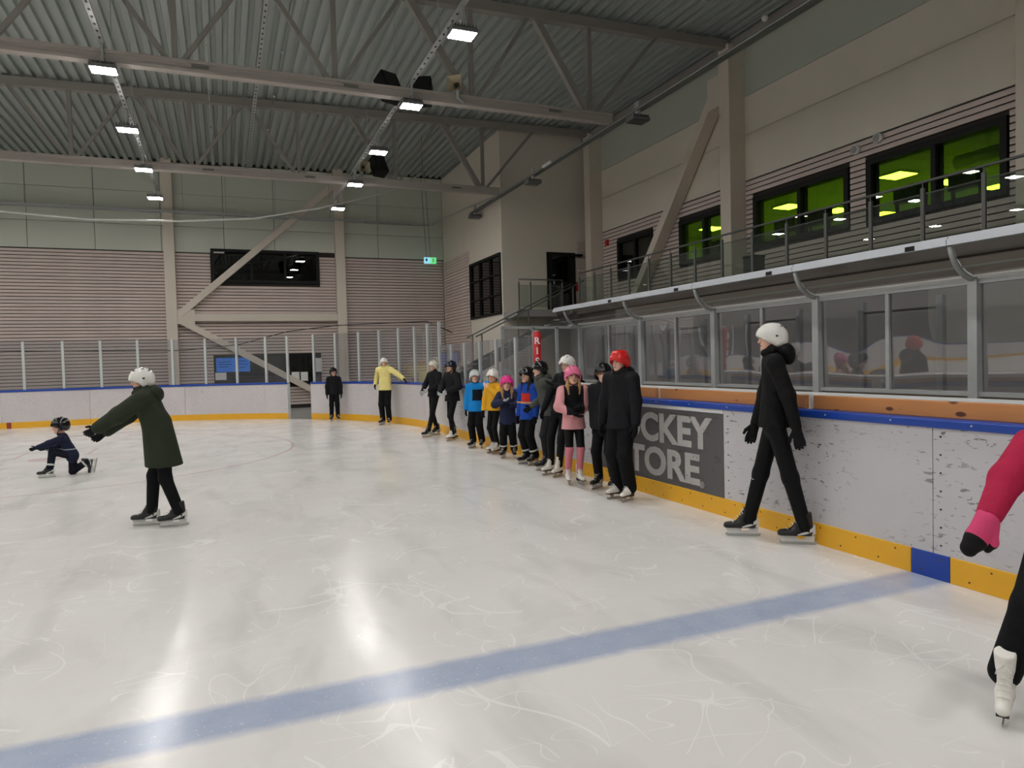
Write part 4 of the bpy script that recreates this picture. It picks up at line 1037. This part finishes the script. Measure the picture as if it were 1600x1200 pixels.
    # reflective bands round the lower legs
    if bands:
        for i in (0,1):
            p=knee[i]*(1-bands)+ank[i]*bands; d=(ank[i]-knee[i]); d/=np.linalg.norm(d); r=.052*s+.016*pl+.006
            MB().tube([p-d*.014,p+d*.014],r,16,False).build('reflective_band',M_band,root,True)
    return dict(root=root,S=S,W=W,E=E_,hc=hc,hp=hp,sh=sh,up=up,hipc=hipc,knee=knee,ank=ank,s=s,Z=Z)

C_=lambda n_,c,**k: cloth(n_,c,**k)
hm=lambda n_,c,r=.22: mat(n_,c,r,0,.03,10)
W_H=hm('white helmet shell',(222,220,214)); W_H2=hm('pale grey helmet shell',(196,200,198)); K_H=hm('black helmet shell',(14,14,16),.15); N_H=hm('dark navy helmet shell',(26,30,42),.2)
P_H=hm('bright pink helmet shell',(232,48,140)); P_H2=hm('rose pink helmet shell',(224,110,150)); R_H=hm('red helmet shell',(206,36,34)); B_H=hm('beige white helmet shell',(206,200,186))
M_blond=mat('blond hair',(178,136,88),.6,0,.25,25,.3,60,stretch=(1,1,.2)); M_brown=mat('brown hair',(92,62,42),.6,0,.25,25,.3,60,stretch=(1,1,.2))
GV=dict(a=M_glk,b=M_glw)

# 1 adult in the long green parka, arm out towards the child
D=person('person in a long dark green parka and white helmet reaching out while skating',(-.68,8.22),R(84),1.72,C_('dark green parka cloth',(46,52,40)),M_blk,W_H,'round','h',None,(M_glk,M_glk),hem=.345,loose=2.6,build=1.08,lean=(.0,.17),feet=((-.10,-.17,0),(.06,.12,0)),fy=(6,-4),
  hands=((-.06,.66,.98),(.10,.60,.93)),poles=((-.2,0,-1),(.3,0,-1)),head=(8,-6),hood=True,collar=True,pel=(0,-.06),hair=(M_brown,'short'))
# 2 kneeling child
D=person('child in navy overalls and black helmet kneeling on one knee on the ice',(-2.36,13.0),R(90),1.18,C_('navy overall cloth',(30,34,56),zones=[((('z',.415,.43),),(150,155,160))]),C_('navy trouser cloth',(20,22,34)),K_H,'round','h',None,(M_glk,M_glk),loose=1.3,pl=1.5,
  hip=(0,-.06,.318),lean=(0,.13),feet=((-.09,.26,0),(.09,-.38,.137)),fy=(4,0),hands=((-.10,.42,.47),(.12,.30,.44)),poles=((-.3,0,-1),(.3,0,-1)),head=(0,-4),kneepole=((0,1,.6),(0,.6,-1)),footpitch=(0,-78),bands=.8)
# 3 child at the end boards
D=person('child dressed all in black with a dark helmet standing alone at the end boards',(2.98,21.05),R(172),1.56,C_('black jacket cloth',(24,24,27)),M_blk,K_H,'round','h',None,(M_glk,M_glk),loose=1.5,pl=1.4,hem=.48,hood=True,fy=(14,-14),head=(14,0))
# 4 yellow hoodie
D=person('person in a pale yellow hoodie and white helmet leaning back on the boards',(4.0,18.75),R(148),1.86,C_('pale yellow hoodie cloth',(232,216,140)),M_blk,W_H,'round','h',None,(M_glk,M_glk),loose=1.5,pl=1.7,hem=.49,hood=True,pel=(0,-.03),lean=(.02,-.05),
  hands=((-.62,.18,1.222),(.30,-.10,1.10)),poles=((-.3,-1,-.2),(.4,-1,-.3)),head=(24,0),fy=(16,-12),thumb=((-.5,1,0),None))
# 5 and 6 the pair
D=person('person all in black with a beige helmet stepping forward beside a brown-haired skater',(4.38,15.2),R(112),1.72,C_('black jacket cloth',(24,24,27)),M_blk2,B_H,'round','h',None,(M_glw,M_glw),loose=1.1,pl=.5,hem=.50,feet=((-.08,.30,0),(.08,-.06,0)),pel=(0,.03),lean=(0,-.03),
  hands=((-.10,.24,1.04),(.12,.26,1.0)),poles=((-1,-.6,-.3),(1,-.6,-.3)),head=(-6,0),fy=(4,-8))
D=person('brown-haired person in a black padded jacket and navy helmet with white figure skates',(4.44,14.1),R(112),1.70,C_('black padded cloth',(28,27,30),bs=9),M_blk2,N_H,'round','f',None,(M_glw,M_glw),loose=1.9,pl=.5,hem=.47,hair=(M_brown,'long'),head=(-4,0),
  hands=((-.15,.22,1.03),(.10,.25,1.02)),poles=((-1,-.6,-.3),(1,-.6,-.3)),feet=((-.06,.10,0),(.08,-.08,0)))
# 7 blue jacket
D=person('child in a bright blue jacket with black chest patch, arm stretched along the boards',(4.42,12.55),R(140),1.46,C_('bright blue jacket cloth',(26,132,206),zones=[((('z',.91,1.12),('x',-.16,.035),('y',.0,1)),(20,24,32))]),M_blk,W_H2,'round','h',None,(M_glk,M_glk),loose=1.7,pl=1.9,hem=.46,
  hands=((-.467,.26,1.205),None),poles=((0,1,.3),None),head=(22,0),fy=(14,-12))
# 8 mustard jacket
D=person('child in a mustard yellow jacket and white helmet with a hand at the mouth',(4.45,11.65),R(118),1.48,C_('mustard jacket cloth',(222,166,40)),M_blk2,W_H,'round','f',None,(M_skin,M_glk),loose=1.5,pl=.5,hem=.50,thumb=((.6,.2,.8),None),
  hands=((-.06,.20,1.17),(.17,.10,.78)),poles=((-1,.2,-.8),(1,-1,0)),head=(10,-4),feet=((-.07,.05,0),(.07,-.02,0)),hair=(M_brown,'short'))
# 9 navy jacket, pink helmet
D=person('small blond child in a navy snow jacket and bright pink helmet',(4.42,10.95),R(152),1.33,C_('navy snow jacket cloth',(40,44,70)),M_blk,P_H,'round','h',None,(M_glk,M_glw),loose=1.9,pl=1.9,hem=.40,hair=(M_blond,'long'),
  hands=((-.07,.16,.90),(.05,.20,.97)),poles=((-1,-.3,-.6),(1,-.3,-.6)),head=(6,0),bands=.72,fy=(12,-12))
# 10 blue and red jacket
D=person('child in a blue jacket with red chest and black headgear behind the grey jacket',(4.43,10.08),R(110),1.52,C_('royal blue jacket cloth',(30,70,160),zones=[((('z',1.0,1.13),('y',.06,1)),(196,48,34)),((('z',.97,.995),),(206,150,70))]),M_blk,K_H,'round','h',None,(M_glk,M_glk),loose=1.3,pl=1.8,hem=.45,head=(0,0),bands=.72,hair=(mat('black balaclava',(18,18,20),.8),'long'),fy=(10,-10))
# 11 grey jacket leaning forward
D=person('person in a dark grey hooded jacket and black helmet leaning forward, arm on the boards',(4.42,9.5),R(82),1.66,C_('dark grey jacket cloth',(78,80,76)),C_('dark trouser cloth',(34,34,37)),K_H,'round','h',None,(M_glk,M_glk),loose=1.2,pl=1.0,hem=.47,hood=True,pel=(0,-.10),lean=(0,.13),
  hands=((-.35,-.38,1.305),(.10,.16,.95)),poles=((-.3,-1,-.2),(.2,-1,-.3)),head=(0,0),feet=((-.08,.02,0),(.09,-.08,0)))
# 12 white helmet, leaning on boards
D=person('tall person in black with white helmet and white figure skates leaning on the boards',(4.36,8.95),R(118),1.74,C_('black jacket cloth',(24,24,27)),M_blk2,W_H,'round','f',None,(M_glk,M_glk),loose=1.0,pl=.5,hem=.49,pel=(-.04,-.07),lean=(-.10,-.05),
  hands=((-.10,.13,1.28),(.2,.02,.95)),poles=((-1,.2,-.6),(1,-1,0)),head=(-4,-4),feet=((-.10,.12,0),(.10,.04,0)),hair=(M_blond,'tail'))
# 13 pink jacket girl
leg=C_('patterned legging cloth',(20,20,22),zones=[((('z',.0,.50),),(214,128,140))],rough=.6,bump=.1)
n_=leg.node_tree
D=person('blond girl in a pink jacket with black yoke and rose helmet facing out',(4.23,8.17),R(164),1.54,C_('pink jacket cloth',(222,156,160),zones=[((('z',.93,1.3),('x',-.13,.13)),(22,22,24))]),leg,P_H2,'round','f',None,(M_glk,M_glk),loose=1.5,pl=.45,hem=.455,hair=(M_blond,'long'),
  hands=((-.03,.20,1.0),(.06,.22,.95)),poles=((-.4,-.8,-.8),(1,-.2,-.6)),head=(0,0),feet=((-.06,.05,0),(.08,-.02,0)))
# 14 black helmet kid
D=person('child in a black jacket and glossy black helmet with big-laced black skates',(4.42,7.68),R(128),1.57,C_('black shell jacket cloth',(26,26,30)),M_blk,K_H,'hockey','h',None,(M_glk,M_glk),loose=1.7,pl=1.3,hem=.46,hands=((-.17,.16,.84),(.14,.04,.80)),poles=((-1,-1,0),(.1,-1,0)),head=(18,0),feet=((-.10,.02,0),(.10,.03,0)),vis=mat('white helmet button',(210,210,208),.4))
# 15 red helmet adult
D=person('adult in a black jacket, wide black trousers and a red helmet at the advert',(4.24,6.98),R(112),1.76,C_('black shell jacket cloth',(26,26,30)),M_blk,R_H,'hockey','f',None,(M_glk,M_glk),loose=1.7,pl=2.2,hem=.455,hood=True,hands=((-.26,.08,.80),(.27,.05,.80)),poles=((-1,-1,0),(1,-1,0)),head=(-2,-4),hair=(M_blond,'short'),feet=((-.10,.03,0),(.10,-.02,0)))
# 16 tall skater in the black hoodie
D=person('tall skater in a black hoodie and white helmet striding along the boards',(4.41,4.76),R(50),1.97,C_('black hoodie cloth',(22,21,22)),M_blk2,W_H,'hockey','h',None,(M_glk,M_glk),loose=.8,pl=.75,hem=.50,hood=True,build=.9,pel=(0,-.02),lean=(0,.0),
  feet=((-.06,-.22,0),(.14,.23,0)),fy=(4,6),hands=((-.20,-.20,.95),(.22,.14,.98)),poles=((-1,-1,0),(1,-1,0)),head=(8,0),res=.0115,hair=(M_brown,'short'))
for i in (0,1):
    p=D['knee'][i]*.88+D['ank'][i]*.12; MB().tube([p+np.array((-.05,.052,.0)),p+np.array((0,.072,.006)),p+np.array((.05,.052,.0))],.004,5).build('knee_seam',M_band,D['root'])
# 17 child in pink at the board by the blue line
MIT=[mitten_mesh(False),mitten_mesh(True)]
M_mit=cloth('pink mitten cloth',(214,72,118),.6,zones=[((('y',.012,1),('z',-1,-.03)),(24,22,24)),((('z',-1,-.125),),(24,22,24))],bump=.15)
D=person('child in a crimson pink snow jacket and pink mittens by the blue line',(3.5,1.93),R(128),1.5,C_('crimson pink jacket cloth',(176,36,72)),M_blk,P_H,'round','f',None,(M_mit,M_mit),hem=.37,loose=2.0,pl=1.9,hands=((-.30,.20,.86),(.34,.31,.90)),poles=((-1,-.4,-.5),(1,-.6,-.4)),
  feet=((-.08,-.12,0),(.26,.19,.033)),fy=(10,-10),thumb=(None,(-.866,-.49,-.2)),mitt=[MIT[1],MIT[0]],res=.0105,footpitch=(0,-14),kneepole=((0,1,0),(0,1,0)))
